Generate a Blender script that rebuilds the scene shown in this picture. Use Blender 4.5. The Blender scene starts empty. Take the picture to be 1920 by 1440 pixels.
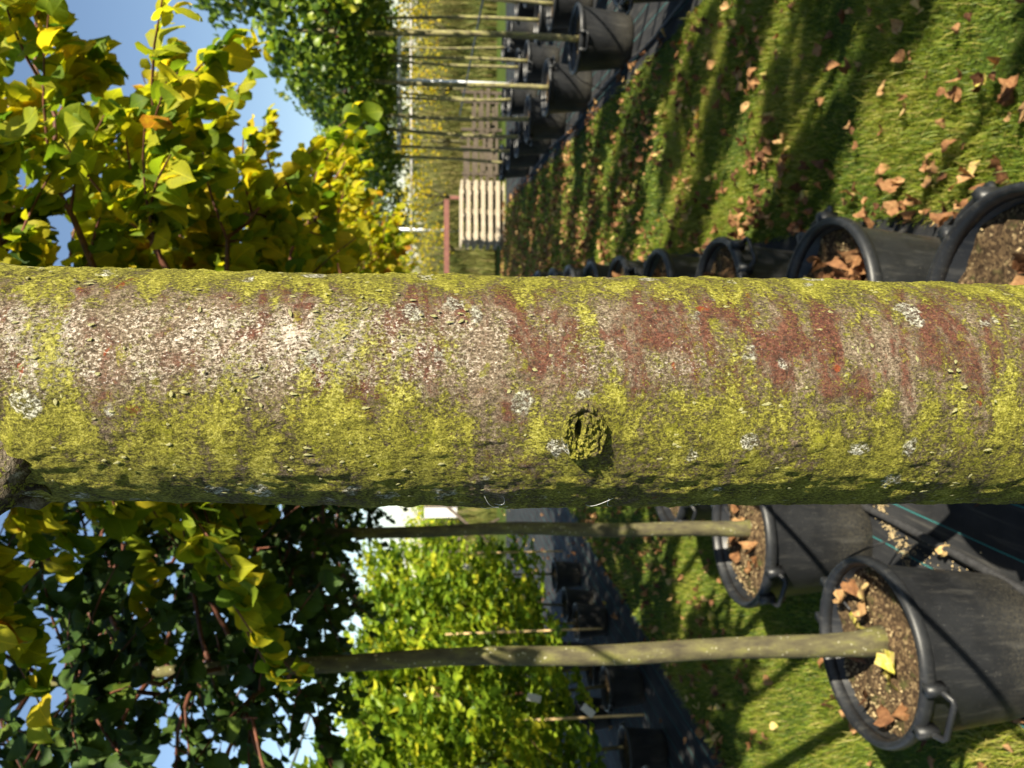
import bpy, math, random
import numpy as np
from mathutils import Vector, Matrix

scene = bpy.context.scene
R = math.radians

# ------------------------------------------------------------------ camera
CAM_H = 1.60
PITCH = R(6.5)
cam_data = bpy.data.cameras.new("camera")
cam_data.sensor_fit = 'HORIZONTAL'
cam_data.sensor_width = 36.0
cam_data.lens = 27.04
cam_data.clip_start = 0.02
cam_data.clip_end = 1500.0
cam = bpy.data.objects.new("camera", cam_data)
scene.collection.objects.link(cam)
_f = Vector((0, math.cos(PITCH), -math.sin(PITCH)))
_u = Vector((0, math.sin(PITCH), math.cos(PITCH)))
_r = Vector((1, 0, 0))
# the phone was held on its side: the picture's left is the world's up
m = Matrix.Identity(4)
for i in range(3):
    m[i][0] = -_u[i]; m[i][1] = _r[i]; m[i][2] = -_f[i]
m.translation = Vector((0, 0, CAM_H))
cam.matrix_world = m
cam_data.dof.use_dof = True
cam_data.dof.focus_distance = 0.375
cam_data.dof.aperture_fstop = 17.0
scene.camera = cam

# ------------------------------------------------------------------ light
SUN_AZ = R(37)      # right of straight behind the camera
SUN_EL = R(33)
sun_vec = Vector((math.sin(SUN_AZ) * math.cos(SUN_EL), -math.cos(SUN_AZ) * math.cos(SUN_EL), math.sin(SUN_EL)))
world = bpy.data.worlds.new("World")
scene.world = world
world.use_nodes = True
wn = world.node_tree.nodes; wl = world.node_tree.links
for n in list(wn): wn.remove(n)
sky = wn.new('ShaderNodeTexSky'); sky.sky_type = 'NISHITA'; sky.sun_disc = False
sky.sun_elevation = SUN_EL
sky.sun_rotation = math.atan2(sun_vec.x, sun_vec.y)
sky.air_density = 1.0; sky.dust_density = 0.3; sky.ozone_density = 1.3
bg = wn.new('ShaderNodeBackground'); bg.inputs['Strength'].default_value = 0.058
wo = wn.new('ShaderNodeOutputWorld')
wl.new(sky.outputs[0], bg.inputs[0]); wl.new(bg.outputs[0], wo.inputs[0])

sd = bpy.data.lights.new("sun", 'SUN'); sd.energy = 5.0; sd.angle = R(0.53); sd.color = (1.0, 0.91, 0.72)
so = bpy.data.objects.new("sun", sd); scene.collection.objects.link(so)
so.rotation_euler = sun_vec.to_track_quat('Z', 'Y').to_euler()
so.location = (4, -6, 8)

vs = scene.view_settings
vs.view_transform = 'Standard'; vs.look = 'None'; vs.exposure = 1.5; vs.gamma = 1.0
vs.use_curve_mapping = False

# ------------------------------------------------------------------ helpers
ROOT = scene.collection

def link(o): ROOT.objects.link(o); return o

def tag(o, label=None, cat=None, group=None, kind=None):
    if label: o['label'] = label
    if cat: o['category'] = cat
    if group: o['group'] = group
    if kind: o['kind'] = kind
    return o

def empty(name, loc=(0, 0, 0), rz=0.0):
    o = bpy.data.objects.new(name, None); o.location = loc; o.rotation_euler = (0, 0, rz)
    o.empty_display_size = 0.1
    return link(o)

def mesh_np(name, V, F, mat=None, uv=None, attrs=None, smooth=True):
    """V (n,3); F list of int arrays (m,k)."""
    me = bpy.data.meshes.new(name)
    V = np.asarray(V, dtype=np.float32)
    me.vertices.add(len(V)); me.vertices.foreach_set('co', V.ravel())
    F = [np.asarray(f, dtype=np.int32) for f in F if len(f)]
    idx = np.concatenate([f.ravel() for f in F])
    tot = np.concatenate([np.full(len(f), f.shape[1], dtype=np.int32) for f in F])
    st = np.concatenate([[0], np.cumsum(tot)[:-1]]).astype(np.int32)
    me.loops.add(len(idx)); me.loops.foreach_set('vertex_index', idx)
    me.polygons.add(len(tot)); me.polygons.foreach_set('loop_start', st); me.polygons.foreach_set('loop_total', tot)
    me.polygons.foreach_set('use_smooth', np.full(len(tot), smooth, dtype=bool))
    if uv is not None:
        l = me.uv_layers.new(name='UVMap')
        l.data.foreach_set('uv', np.asarray(uv, dtype=np.float32)[idx].ravel())
    for k, a in (attrs or {}).items():
        at = me.attributes.new(k, 'FLOAT', 'POINT'); at.data.foreach_set('value', np.asarray(a, dtype=np.float32))
    me.update(calc_edges=True); me.validate()
    if mat: me.materials.append(mat)
    return me

def obj(name, me, parent=None, loc=None):
    o = bpy.data.objects.new(name, me); link(o)
    if parent: o.parent = parent
    if loc is not None: o.location = loc
    return o

class MB:
    def __init__(self): self.v = []; self.f = {}; self.n = 0; self.uv = []
    def add(self, V, F, uv=None):
        V = np.asarray(V, float)
        for f in F:
            f = np.asarray(f, int)
            if len(f): self.f.setdefault(f.shape[1], []).append(f + self.n)
        self.v.append(V); self.uv.append(np.zeros((len(V), 2)) if uv is None else uv); self.n += len(V)
        return self
    def mesh(self, name, mat, smooth=True):
        return mesh_np(name, np.concatenate(self.v), [np.concatenate(x) for x in self.f.values()], mat, uv=np.concatenate(self.uv), smooth=smooth)

def box(x0, x1, y0, y1, z0, z1):
    V = np.array([(x, y, z) for z in (z0, z1) for y in (y0, y1) for x in (x0, x1)], float)
    F = np.array([(0, 2, 3, 1), (4, 5, 7, 6), (0, 1, 5, 4), (2, 6, 7, 3), (0, 4, 6, 2), (1, 3, 7, 5)])
    return V, [F]

def tube(P, Rr, seg=8, caps=True, flat=None):
    P = np.asarray(P, float); n = len(P)
    Rr = np.full(n, Rr) if np.isscalar(Rr) else np.asarray(Rr, float)
    T = np.gradient(P, axis=0); T /= np.linalg.norm(T, axis=1)[:, None] + 1e-12
    ref = np.array([0.31, 0.95, 0.05]) if abs(T[0][2]) > .7 else np.array([0, 0, 1.0])
    V = []
    a = np.arange(seg) * 2 * math.pi / seg
    for i in range(n):
        s = np.cross(T[i], ref); s /= np.linalg.norm(s) + 1e-12
        b = np.cross(s, T[i])
        k = 1.0 if flat is None else flat
        V.append(P[i] + Rr[i] * (np.cos(a)[:, None] * s + k * np.sin(a)[:, None] * b))
    V = np.concatenate(V)
    i = np.arange(n - 1)[:, None]; j = np.arange(seg)[None, :]; j2 = (j + 1) % seg
    Q = np.stack([i * seg + j, i * seg + j2, (i + 1) * seg + j2, (i + 1) * seg + j], -1).reshape(-1, 4)
    F = [Q]
    if caps:
        V = np.concatenate([V, P[:1], P[-1:]]); c0 = n * seg; c1 = c0 + 1
        jj = np.arange(seg); j2 = (jj + 1) % seg
        F.append(np.stack([np.full(seg, c0), j2, jj], -1))
        F.append(np.stack([np.full(seg, c1), (n - 1) * seg + jj, (n - 1) * seg + j2], -1))
        F = [F[0], np.concatenate(F[1:])]
    return V, F

def lathe(prof, seg=48):
    prof = np.asarray(prof, float); n = len(prof)
    a = np.arange(seg) * 2 * math.pi / seg
    V = np.stack([prof[:, 0:1] * np.cos(a), prof[:, 0:1] * np.sin(a), np.repeat(prof[:, 1:2], seg, 1)], -1).reshape(-1, 3)
    i = np.arange(n - 1)[:, None]; j = np.arange(seg)[None, :]; j2 = (j + 1) % seg
    Q = np.stack([i * seg + j, i * seg + j2, (i + 1) * seg + j2, (i + 1) * seg + j], -1).reshape(-1, 4)
    return V, [Q]

# value noise ---------------------------------------------------------
def _hash(ix, iy, iz, s):
    h = (ix * 374761393 + iy * 668265263 + iz * 2147483647 + s * 1274126177) & 0xffffffff
    h = ((h ^ (h >> 13)) * 1274126177) & 0xffffffff
    h = h ^ (h >> 16)
    return (h & 0xffff) / 65535.0

def vnoise(P, s=0):
    P = np.asarray(P, float); I = np.floor(P).astype(np.int64); f = P - I; f = f * f * (3 - 2 * f)
    r = 0
    for dx in (0, 1):
        for dy in (0, 1):
            for dz in (0, 1):
                w = (f[:, 0] if dx else 1 - f[:, 0]) * (f[:, 1] if dy else 1 - f[:, 1]) * (f[:, 2] if dz else 1 - f[:, 2])
                r = r + w * _hash(I[:, 0] + dx, I[:, 1] + dy, I[:, 2] + dz, s)
    return r * 2 - 1

def fbm(P, o=4, s=0):
    r = 0; a = 1.0; P = np.asarray(P, float)
    for k in range(o): r = r + a * vnoise(P, s + k); P = P * 2.03; a *= .5
    return r

# ------------------------------------------------------------------ materials
def mat_new(name):
    m = bpy.data.materials.new(name); m.use_nodes = True
    nt = m.node_tree
    for n in list(nt.nodes): nt.nodes.remove(n)
    return m, nt, nt.nodes, nt.links

class NT:
    """tiny node helper"""
    def __init__(self, name):
        self.m, self.nt, self.n, self.l = mat_new(name)
        self.out = self.n.new('ShaderNodeOutputMaterial')
    def node(self, t, **kw):
        x = self.n.new(t)
        for k, v in kw.items(): setattr(x, k, v)
        return x
    def put(self, sock, v):
        if v is None: return
        if hasattr(v, 'is_output') or isinstance(v, bpy.types.NodeSocket): self.l.new(v, sock)
        else:
            try: sock.default_value = v
            except Exception: sock.default_value = (v[0], v[1], v[2], 1.0)
    def noise(self, vec, scale, detail=4, rough=.55, dist=0.0):
        x = self.node('ShaderNodeTexNoise'); self.put(x.inputs['Vector'], vec)
        x.inputs['Scale'].default_value = scale; x.inputs['Detail'].default_value = detail
        x.inputs['Roughness'].default_value = rough; x.inputs['Distortion'].default_value = dist
        return x.outputs['Fac']
    def voro(self, vec, scale, feature='F1', out='Distance', rnd=1.0):
        x = self.node('ShaderNodeTexVoronoi', feature=feature); self.put(x.inputs['Vector'], vec)
        x.inputs['Scale'].default_value = scale; x.inputs['Randomness'].default_value = rnd
        return x.outputs[out]
    def mapping(self, vec, scale=(1, 1, 1), loc=(0, 0, 0), rot=(0, 0, 0)):
        x = self.node('ShaderNodeMapping'); self.put(x.inputs['Vector'], vec)
        x.inputs['Scale'].default_value = scale; x.inputs['Location'].default_value = loc; x.inputs['Rotation'].default_value = rot
        return x.outputs[0]
    def math(self, op, a, b=0.0, c=None, clamp=False):
        x = self.node('ShaderNodeMath', operation=op, use_clamp=clamp)
        self.put(x.inputs[0], a); self.put(x.inputs[1], b)
        if c is not None: self.put(x.inputs[2], c)
        return x.outputs[0]
    def ss(self, v, lo, hi):
        x = self.node('ShaderNodeMapRange', interpolation_type='SMOOTHSTEP')
        self.put(x.inputs[0], v); self.put(x.inputs[1], lo); self.put(x.inputs[2], hi)
        return x.outputs[0]
    def mix(self, f, a, b, blend='MIX'):
        x = self.node('ShaderNodeMix', data_type='RGBA', blend_type=blend)
        self.put(x.inputs[0], f); self.put(x.inputs[6], a); self.put(x.inputs[7], b)
        return x.outputs[2]
    def ramp(self, f, stops, interp='LINEAR'):
        x = self.node('ShaderNodeValToRGB'); cr = x.color_ramp; cr.interpolation = interp
        while len(cr.elements) > 1: cr.elements.remove(cr.elements[-1])
        for i, (p, c) in enumerate(stops):
            e = cr.elements[0] if i == 0 else cr.elements.new(p)
            e.position = p; e.color = (c[0], c[1], c[2], 1)
        self.put(x.inputs[0], f)
        return x.outputs[0]
    def bump(self, h, strength, dist, normal=None):
        x = self.node('ShaderNodeBump'); x.inputs['Strength'].default_value = strength; x.inputs['Distance'].default_value = dist
        self.put(x.inputs['Height'], h)
        if normal is not None: self.put(x.inputs['Normal'], normal)
        return x.outputs[0]
    def coord(self, what='Object'): return self.node('ShaderNodeTexCoord').outputs[what]
    def attr(self, name): return self.node('ShaderNodeAttribute', attribute_name=name).outputs['Fac']
    def principled(self, col, rough=.8, normal=None, spec=.4, metal=0.0, trans=None, tcol=None):
        b = self.node('ShaderNodeBsdfPrincipled')
        self.put(b.inputs['Base Color'], col if not isinstance(col, tuple) else (*col[:3], 1))
        self.put(b.inputs['Roughness'], rough); b.inputs['Metallic'].default_value = metal
        b.inputs['Specular IOR Level'].default_value = spec
        if normal is not None: self.put(b.inputs['Normal'], normal)
        s = b.outputs[0]
        if trans is not None:
            t = self.node('ShaderNodeBsdfTranslucent'); self.put(t.inputs[0], tcol if tcol is not None else col)
            if normal is not None: self.put(t.inputs['Normal'], normal)
            mx = self.node('ShaderNodeMixShader'); self.put(mx.inputs[0], trans)
            self.l.new(s, mx.inputs[1]); self.l.new(t.outputs[0], mx.inputs[2]); s = mx.outputs[0]
        self.l.new(s, self.out.inputs['Surface'])
        return self.m

def leaf_material(name, stops, per_object=False, trans=.52, veins=True, rough=.6, bright=1.8):
    t = NT(name)
    if per_object: fac = t.node('ShaderNodeObjectInfo').outputs['Random']
    else: fac = t.attr('tint')
    # tint value indexes the ramp: objects store it in the mesh attribute or take a random one
    pos = t.node('ShaderNodeNewGeometry').outputs['Position']
    blot = t.noise(pos, 45.0, 3, .6)
    f2 = t.math('ADD', fac, t.math('MULTIPLY', t.math('SUBTRACT', blot, .5), .22))
    col = t.ramp(f2, stops)
    if veins:
        uv = t.node('ShaderNodeUVMap').outputs[0]
        sp = t.node('ShaderNodeSeparateXYZ'); t.l.new(uv, sp.inputs[0])
        ax = t.math('ABSOLUTE', t.math('SUBTRACT', sp.outputs[0], .5))
        st = t.math('FRACT', t.math('MULTIPLY', t.math('SUBTRACT', sp.outputs[1], t.math('MULTIPLY', ax, .9)), 7.0))
        line = t.ss(t.math('ABSOLUTE', t.math('SUBTRACT', st, .5)), .42, .49)
        mid = t.ss(ax, .03, .008)
        vv = t.math('MAXIMUM', t.math('MULTIPLY', line, .45), mid)
        col = t.mix(t.math('MULTIPLY', vv, .55), col, t.mix(1.0, col, (1.9, 1.75, 1.6, 1), 'MULTIPLY'))
        nrm = t.bump(vv, .25, .002)
    else: nrm = None
    if veins:
        spot = t.math('MULTIPLY', t.ss(t.noise(pos, 190, 3, .6), .66, .72), .7)
        col = t.mix(spot, col, (.12, .06, .015, 1))
    tc = t.mix(1.0, col, (bright, bright * 1.0, bright * .55, 1), 'MULTIPLY')
    return t.principled(col, rough, nrm, .22, trans=trans, tcol=tc)

LIME = [(0.0, (.030, .070, .010)), (.22, (.070, .130, .012)), (.45, (.155, .215, .014)), (.68, (.33, .32, .016)), (.88, (.50, .36, .02)), (.97, (.30, .13, .02)), (1.0, (.16, .06, .02))]
GREEN = [(0.0, (.020, .045, .010)), (.4, (.045, .085, .012)), (.75, (.085, .125, .014)), (.93, (.22, .20, .02)), (1.0, (.25, .12, .02))]
IVY = [(0.0, (.018, .045, .008)), (.4, (.065, .120, .010)), (.75, (.18, .245, .018)), (1.0, (.34, .33, .03))]
HEDGE = [(0.0, (.035, .085, .010)), (.45, (.115, .190, .014)), (.8, (.28, .35, .022)), (1.0, (.44, .42, .03))]
DRY = [(0.0, (.07, .028, .014)), (.25, (.14, .062, .028)), (.45, (.26, .125, .052)), (.68, (.42, .245, .11)), (.88, (.56, .42, .18)), (1.0, (.42, .40, .05))]
M = {}
M['lime'] = leaf_material('lime_leaf', LIME)
M['lime_dark'] = leaf_material('lime_leaf_green', GREEN, trans=.28, bright=1.3)
M['ivy'] = leaf_material('globe_leaf', IVY, veins=False, trans=.25, rough=.38)
M['hedge'] = leaf_material('hedge_leaf', HEDGE, veins=False, trans=.35, rough=.42)
def mat_dry():
    t = NT('dry_leaf'); fac = t.attr('tint'); pos = t.node('ShaderNodeNewGeometry').outputs['Position']
    b1 = t.noise(pos, 55, 4, .65); b2 = t.noise(pos, 260, 3, .7)
    f2 = t.math('ADD', fac, t.math('ADD', t.math('MULTIPLY', t.math('SUBTRACT', b1, .5), .7), t.math('MULTIPLY', t.math('SUBTRACT', b2, .5), .3)))
    c = t.ramp(f2, DRY)
    return t.principled(c, .7, t.bump(t.math('ADD', b1, t.math('MULTIPLY', b2, .5)), .8, .006), .25, trans=.25, tcol=t.mix(1.0, c, (1.5, 1.2, .6, 1), 'MULTIPLY'))
M['dry'] = mat_dry()
M['yellow'] = leaf_material('yellow_leaf', [(0, (.16, .19, .02)), (.5, (.40, .33, .02)), (1, (.58, .38, .02))], veins=False)
M['far'] = leaf_material('far_leaf', [(0, (.030, .050, .018)), (.6, (.06, .085, .030)), (1, (.10, .11, .04))], veins=False, trans=.2)

def mat_twig():
    t = NT('red_twig'); p = t.coord()
    n = t.noise(p, 60, 3)
    return t.principled(t.ramp(n, [(.3, (.05, .022, .014)), (.7, (.16, .055, .03))]), .6)
M['twig'] = mat_twig()

def mat_bark_small(name='mossy_bark', k=1.0):
    t = NT(name); p = t.coord()
    n1 = t.noise(t.mapping(p, (1, 1, .35)), 40, 5); n2 = t.noise(p, 160, 4, .65)
    c = t.ramp(n1, [(.3, (.045 * k, .038 * k, .026 * k)), (.5, (.095 * k, .085 * k, .042 * k)), (.7, (.15 * k, .145 * k, .045 * k))])
    spot = t.ss(t.voro(p, 75), .22, .12)
    c = t.mix(t.math('MULTIPLY', spot, t.ss(n1, .45, .6)), c, (.42, .40, .30, 1))
    c = t.mix(t.ss(n2, .55, .75), c, (.05, .04, .03, 1))
    return t.principled(c, .85, t.bump(n2, .5, .004), .2)
M['bark'] = mat_bark_small()
M['bark_lit'] = mat_bark_small('sunlit_mossy_bark', 2.0)  # same bark brightened: sunlight on the globe stems put into the colour

def mat_pot():
    t = NT('black_pot_plastic'); p = t.coord()
    n = t.noise(p, 9, 5, .6); f = t.noise(t.mapping(p, (1, 1, .12)), 50, 4, .6); d = t.noise(p, 170, 3, .7)
    c = t.ramp(n, [(.3, (.009, .0096, .011)), (.7, (.016, .017, .019))])
    c = t.mix(t.math('MULTIPLY', t.ss(f, .52, .72), .35), c, (.065, .063, .058, 1))
    sp = t.node('ShaderNodeSeparateXYZ'); t.l.new(p, sp.inputs[0])
    dirt = t.math('MULTIPLY', t.ss(t.math('ADD', sp.outputs[2], t.math('MULTIPLY', n, -.25)), .10, -.10), t.ss(d, .40, .60))
    c = t.mix(t.math('MULTIPLY', dirt, .35), c, (.10, .088, .06, 1))
    c = t.mix(t.math('MULTIPLY', t.ss(d, .63, .74), .5), c, (.16, .15, .13, 1))
    scr = t.noise(t.mapping(p, (60, 60, 6), rot=(.5, .3, 0)), 3, 3, .7)
    c = t.mix(t.math('MULTIPLY', t.math('MULTIPLY', t.ss(scr, .62, .70), t.ss(n, .45, .62)), .35), c, (.12, .12, .12, 1))
    return t.principled(c, t.ramp(n, [(.3, (.36,) * 3), (.7, (.50,) * 3)]), t.bump(d, .12, .002), .38)
M['pot'] = mat_pot()

def mat_soil():
    t = NT('potting_soil'); p = t.coord()
    v = t.voro(p, 150, out='Color'); n = t.noise(p, 22, 5, .65); f = t.noise(p, 260, 3, .7)
    g = t.node('ShaderNodeRGBToBW'); t.l.new(v, g.inputs[0])
    c = t.ramp(g.outputs[0], [(.2, (.040, .026, .016)), (.55, (.095, .062, .035)), (.75, (.17, .115, .06)), (.9, (.30, .22, .12))])
    c = t.mix(t.ss(n, .56, .68), c, (.085, .085, .03, 1))
    return t.principled(c, .95, t.bump(t.math('ADD', g.outputs[0], f), .9, .006), .1)
M['soil'] = mat_soil()

def simple(name, col, rough=.7, nscale=30, var=.35, metal=0, bump=.2, spec=.3):
    t = NT(name); p = t.coord()
    n = t.noise(p, nscale, 5, .6)
    a = tuple(x * (1 - var) for x in col); b = tuple(min(1, x * (1 + var)) for x in col)
    return t.principled(t.ramp(n, [(.3, a), (.7, b)]), rough, t.bump(n, bump, .004), spec, metal)
M['grit'] = simple('pale_grit', (.42, .32, .17), .8, 90)
M['steel'] = simple('galvanised_steel', (.62, .64, .67), .45, 40, .2, metal=.25)
M['greyrail'] = simple('faded_rail', (.30, .29, .28), .7, 3, .5)
M['hose'] = simple('black_hose', (.035, .035, .037), .5, 60, .4)
M['cable'] = simple('grey_cable', (.12, .14, .17), .5, 60, .3)
M['rust'] = simple('red_oxide_steel', (.15, .06, .045), .7, 8, .25)
M['white'] = simple('white_plastic', (.5, .5, .49), .5, 20, .08)
M['greywood'] = simple('weathered_timber', (.075, .058, .042), .85, 14, .4)
M['cane'] = simple('bamboo_cane', (.46, .33, .16), .6, 30, .25)
M['silk'] = simple('spider_silk', (.75, .75, .73), .5, 20, .05)
M['teal'] = simple('teal_twine', (.03, .22, .20), .6, 40, .2)
M['lime_fruit'] = simple('yellow_green_leaf', (.38, .42, .02), .5, 40, .2)

def mat_wood():
    t = NT('pale_pallet_wood'); p = t.coord()
    n = t.noise(t.mapping(p, (1.5, 18, 18)), 5, 5, .6)
    r = t.node('ShaderNodeObjectInfo').outputs['Random']
    c = t.ramp(n, [(.3, (.28, .225, .15)), (.7, (.52, .45, .34))])
    c = t.mix(t.math('MULTIPLY', r, .4), c, (.33, .29, .24, 1))
    return t.principled(c, .8, t.bump(n, .3, .004), .2)
M['wood'] = mat_wood()

# ground materials
ROW = 0.12                      # rows run up the picture, drifting right by 0.12 per metre
ROWA = math.atan(ROW)

def mat_ground():
    t = NT('mossy_turf_soil'); p = t.coord()
    n = t.noise(p, 3.0, 6, .6); n2 = t.noise(p, 60, 4, .7); n3 = t.noise(p, .05, 4, .6)
    c = t.ramp(n, [(.3, (.035, .055, .010)), (.6, (.065, .100, .014)), (.8, (.10, .12, .025))])
    c = t.mix(t.ss(n2, .5, .75), c, (.055, .042, .020, 1))
    sp = t.node('ShaderNodeSeparateXYZ'); t.l.new(p, sp.inputs[0])
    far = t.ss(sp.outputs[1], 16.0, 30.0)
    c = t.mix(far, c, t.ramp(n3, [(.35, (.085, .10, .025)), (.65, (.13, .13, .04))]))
    return t.principled(c, .95, t.bump(n2, .6, .02), .1)
M['ground'] = mat_ground()

def mat_fabric():
    t = NT('woven_ground_fabric'); p = t.coord()
    q = t.mapping(p, rot=(0, 0, ROWA))     # x now runs across the row
    sp = t.node('ShaderNodeSeparateXYZ'); t.l.new(q, sp.inputs[0])
    wx = t.math('SINE', t.math('MULTIPLY', sp.outputs[0], 1600)); wy = t.math('SINE', t.math('MULTIPLY', sp.outputs[1], 1600))
    n = t.noise(p, 4, 6, .65); d = t.noise(p, 120, 4, .7); st = t.noise(t.mapping(q, (14, 1.0, 1)), 3, 4, .6)
    c = t.ramp(n, [(.3, (.013, .014, .016)), (.7, (.034, .035, .038))])
    c = t.mix(t.math('MULTIPLY', t.ss(st, .5, .75), .5), c, (.11, .105, .095, 1))
    c = t.mix(t.math('MULTIPLY', t.ss(d, .64, .74), .5), c, (.20, .18, .14, 1))
    ln = t.math('ABSOLUTE', t.math('SUBTRACT', t.math('FRACT', t.math('ADD', t.math('MULTIPLY', sp.outputs[0], 1 / .145), .30)), .5))
    c = t.mix(t.ss(ln, .016, .010), c, (.03, .17, .17, 1))
    h = t.math('ADD', t.math('MULTIPLY', wx, wy), t.math('MULTIPLY', n, 2.0))
    return t.principled(c, .8, t.bump(h, .15, .002), .12)
M['fabric'] = mat_fabric()

def mat_grass():
    t = NT('grass_blade')
    f = t.attr('tint'); tip = t.attr('tip')
    c = t.ramp(f, [(0, (.050, .095, .012)), (.4, (.115, .175, .016)), (.75, (.22, .255, .026)), (1, (.36, .32, .10))])
    c = t.mix(t.math('MULTIPLY', tip, .45), c, t.mix(1.0, c, (1.7, 1.5, 1.2, 1), 'MULTIPLY'))
    return t.principled(c, .5, None, .3, trans=.35, tcol=t.mix(1.0, c, (1.4, 1.4, .6, 1), 'MULTIPLY'))
M['grass'] = mat_grass()

def mat_tallgrass():
    t = NT('tall_dry_grass'); f = t.attr('tint')
    c = t.ramp(f, [(0, (.060, .085, .018)), (.45, (.125, .135, .030)), (.8, (.20, .175, .055)), (1, (.27, .22, .085))])
    return t.principled(c, .7, None, .2, trans=.3)
M['tallgrass'] = mat_tallgrass()

# ------------------------------------------------------------------ setting
def rowx(x0, y): return x0 + ROW * y

def sheet(name, x0, x1, y0, y1, z, mat, nx=2, ny=2, jag=0.0, seed=1, slope=ROW, ripple=0.0):
    xs = np.linspace(0, 1, nx); ys = np.linspace(y0, y1, ny)
    X, Y = np.meshgrid(xs, ys)
    e0 = x0 + slope * Y; e1 = x1 + slope * Y
    if jag:
        q = np.stack([Y.ravel() * 2.3, np.zeros(Y.size), np.full(Y.size, seed * 7.7)], -1)
        j = (fbm(q, 4, seed) * jag).reshape(Y.shape); e0 = e0 + j; e1 = e1 + np.roll(j, 7, 0)
    XX = e0 + (e1 - e0) * X
    Z = np.full(X.shape, z)
    if ripple:
        q = np.stack([XX.ravel() * 5, Y.ravel() * 1.6, np.full(Y.size, seed * 3.1)], -1)
        Z = Z + (np.maximum(0, fbm(q, 4, seed + 50)) * ripple).reshape(X.shape)
    V = np.stack([XX, Y, Z], -1).reshape(-1, 3)
    i = np.arange(ny - 1)[:, None] * nx; k = np.arange(nx - 1)[None, :]
    Q = np.stack([i + k, i + k + 1, i + k + 1 + nx, i + k + nx], -1).reshape(-1, 4)
    return tag(obj(name, mesh_np(name, V, [Q], mat)), kind='structure')

g = obj('ground', mesh_np('ground', [(-400, -60, 0), (400, -60, 0), (400, 900, 0), (-400, 900, 0)], [[(0, 1, 2, 3)]], M['ground']))
tag(g, kind='structure')
ROW1 = -0.03                    # x of the middle row at y = 0
ROW0 = -0.95
ROW2 = 1.98
HEDGE0 = -2.62; HSL = .15
sheet('ground_fabric', ROW1 - 1.12, ROW1 + .30, -1.5, 14, .012, M['fabric'], 60, 220, .025, 2, ripple=.012)
sheet('ground_fabric', ROW2 - .32, ROW2 + 4.2, -3.0, 15, .012, M['fabric'], 60, 220, .04, 5, ripple=.012)
sheet('ground_fabric', HEDGE0 - 5.0, HEDGE0, 0, 15, .012, M['fabric'], 60, 220, .04, 9, slope=HSL, ripple=.012)

# ------------------------------------------------------------------ pots
POT_H = .43
def build_pot_meshes():
    body = lathe([(.001, 0), (.185, 0), (.195, .012), (.203, .06), (.236, .375), (.240, .395), (.236, .400), (.230, .395), (.222, .30), (.001, .295)], 56)
    rim = lathe([(.234, .392), (.250, .389), (.258, .395), (.261, .407), (.259, .420), (.253, .428), (.244, .429), (.238, .423), (.234, .410), (.231, .392), (.234, .392)], 64)
    mb = MB().add(*body); bm_ = mb.mesh('pot_body', M['pot'])
    rm = MB().add(*rim).mesh('pot_rim', M['pot'])
    hb = MB()
    w = .062
    P = [(.250, -w, .392), (.272, -w, .387), (.294, -w * .93, .378), (.299, -w * .8, .376), (.299, w * .8, .376), (.294, w * .93, .378), (.272, w, .387), (.250, w, .392)]
    hb.add(*tube(P, .0085, 8))
    hb.add(*box(.238, .272, -w - .012, -w + .012, .372, .428)); hb.add(*box(.238, .272, w - .012, w + .012, .372, .428))
    hm = hb.mesh('pot_handle', M['pot'])
    # soil: disc of rings with crumbs
    seg = 60; rings = 22
    V = [(0, 0, .372)]; F4 = []; F3 = []
    for r in range(1, rings + 1):
        for k in range(seg):
            a = 2 * math.pi * k / seg; V.append((.2305 * r / rings * math.cos(a), .2305 * r / rings * math.sin(a), .372))
    V = np.array(V)
    d = np.hypot(V[:, 0], V[:, 1])
    V[:, 2] += .014 + fbm(V * 9, 3, 4) * .012 + fbm(V * 70, 3, 8) * .004 + .016 * np.exp(-(d / .07) ** 2) - .012
    for k in range(seg): F3.append((0, 1 + k, 1 + (k + 1) % seg))
    for r in range(rings - 1):
        b0 = 1 + r * seg; b1 = b0 + seg
        for k in range(seg): F4.append((b0 + k, b1 + k, b1 + (k + 1) % seg, b0 + (k + 1) % seg))
    sm = mesh_np('pot_soil', V, [np.array(F3), np.array(F4)], M['soil'])
    # grit scattered on the soil
    rg = np.random.default_rng(5); mb = MB()
    for k in range(420):
        rr = .222 * math.sqrt(rg.random()); a = rg.random() * 6.283
        if fbm(np.array([[rr * math.cos(a) * 11, rr * math.sin(a) * 11, 3.0]]), 2)[0] < -.12: continue
        s = rg.uniform(.0018, .0048)
        B = np.array([(1, 0, 0), (-.5, .87, 0), (-.5, -.87, 0), (0, 0, .9), (0, 0, -.6)]) * s * rg.uniform(.7, 1.3, (5, 3))
        B += (rr * math.cos(a), rr * math.sin(a), .380 + s)
        mb.add(B, [np.array([(0, 1, 3), (1, 2, 3), (2, 0, 3), (1, 0, 4), (2, 1, 4), (0, 2, 4)])])
    gm = mb.mesh('pot_grit', M['grit'], smooth=False)
    return bm_, rm, hm, sm, gm
POTM = build_pot_meshes()

def pot(x, y, rz, label, group, scale=1.0, grit=False, name='plant_pot', tilt=0.0):
    t = empty(name, (x, y, .016), rz); t.scale = (scale,) * 3
    t.rotation_euler = (tilt, 0, rz)
    tag(t, label, 'plant pot', group)
    obj('body', POTM[0], t); obj('rim', POTM[1], t)
    for s in (0, 1):
        h = obj('handle', POTM[2], t); h.rotation_euler = (0, 0, math.pi * s)
    s = obj('soil', POTM[3], t)
    if grit: tag(obj('grit', POTM[4], s), kind='stuff')
    return t

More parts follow.
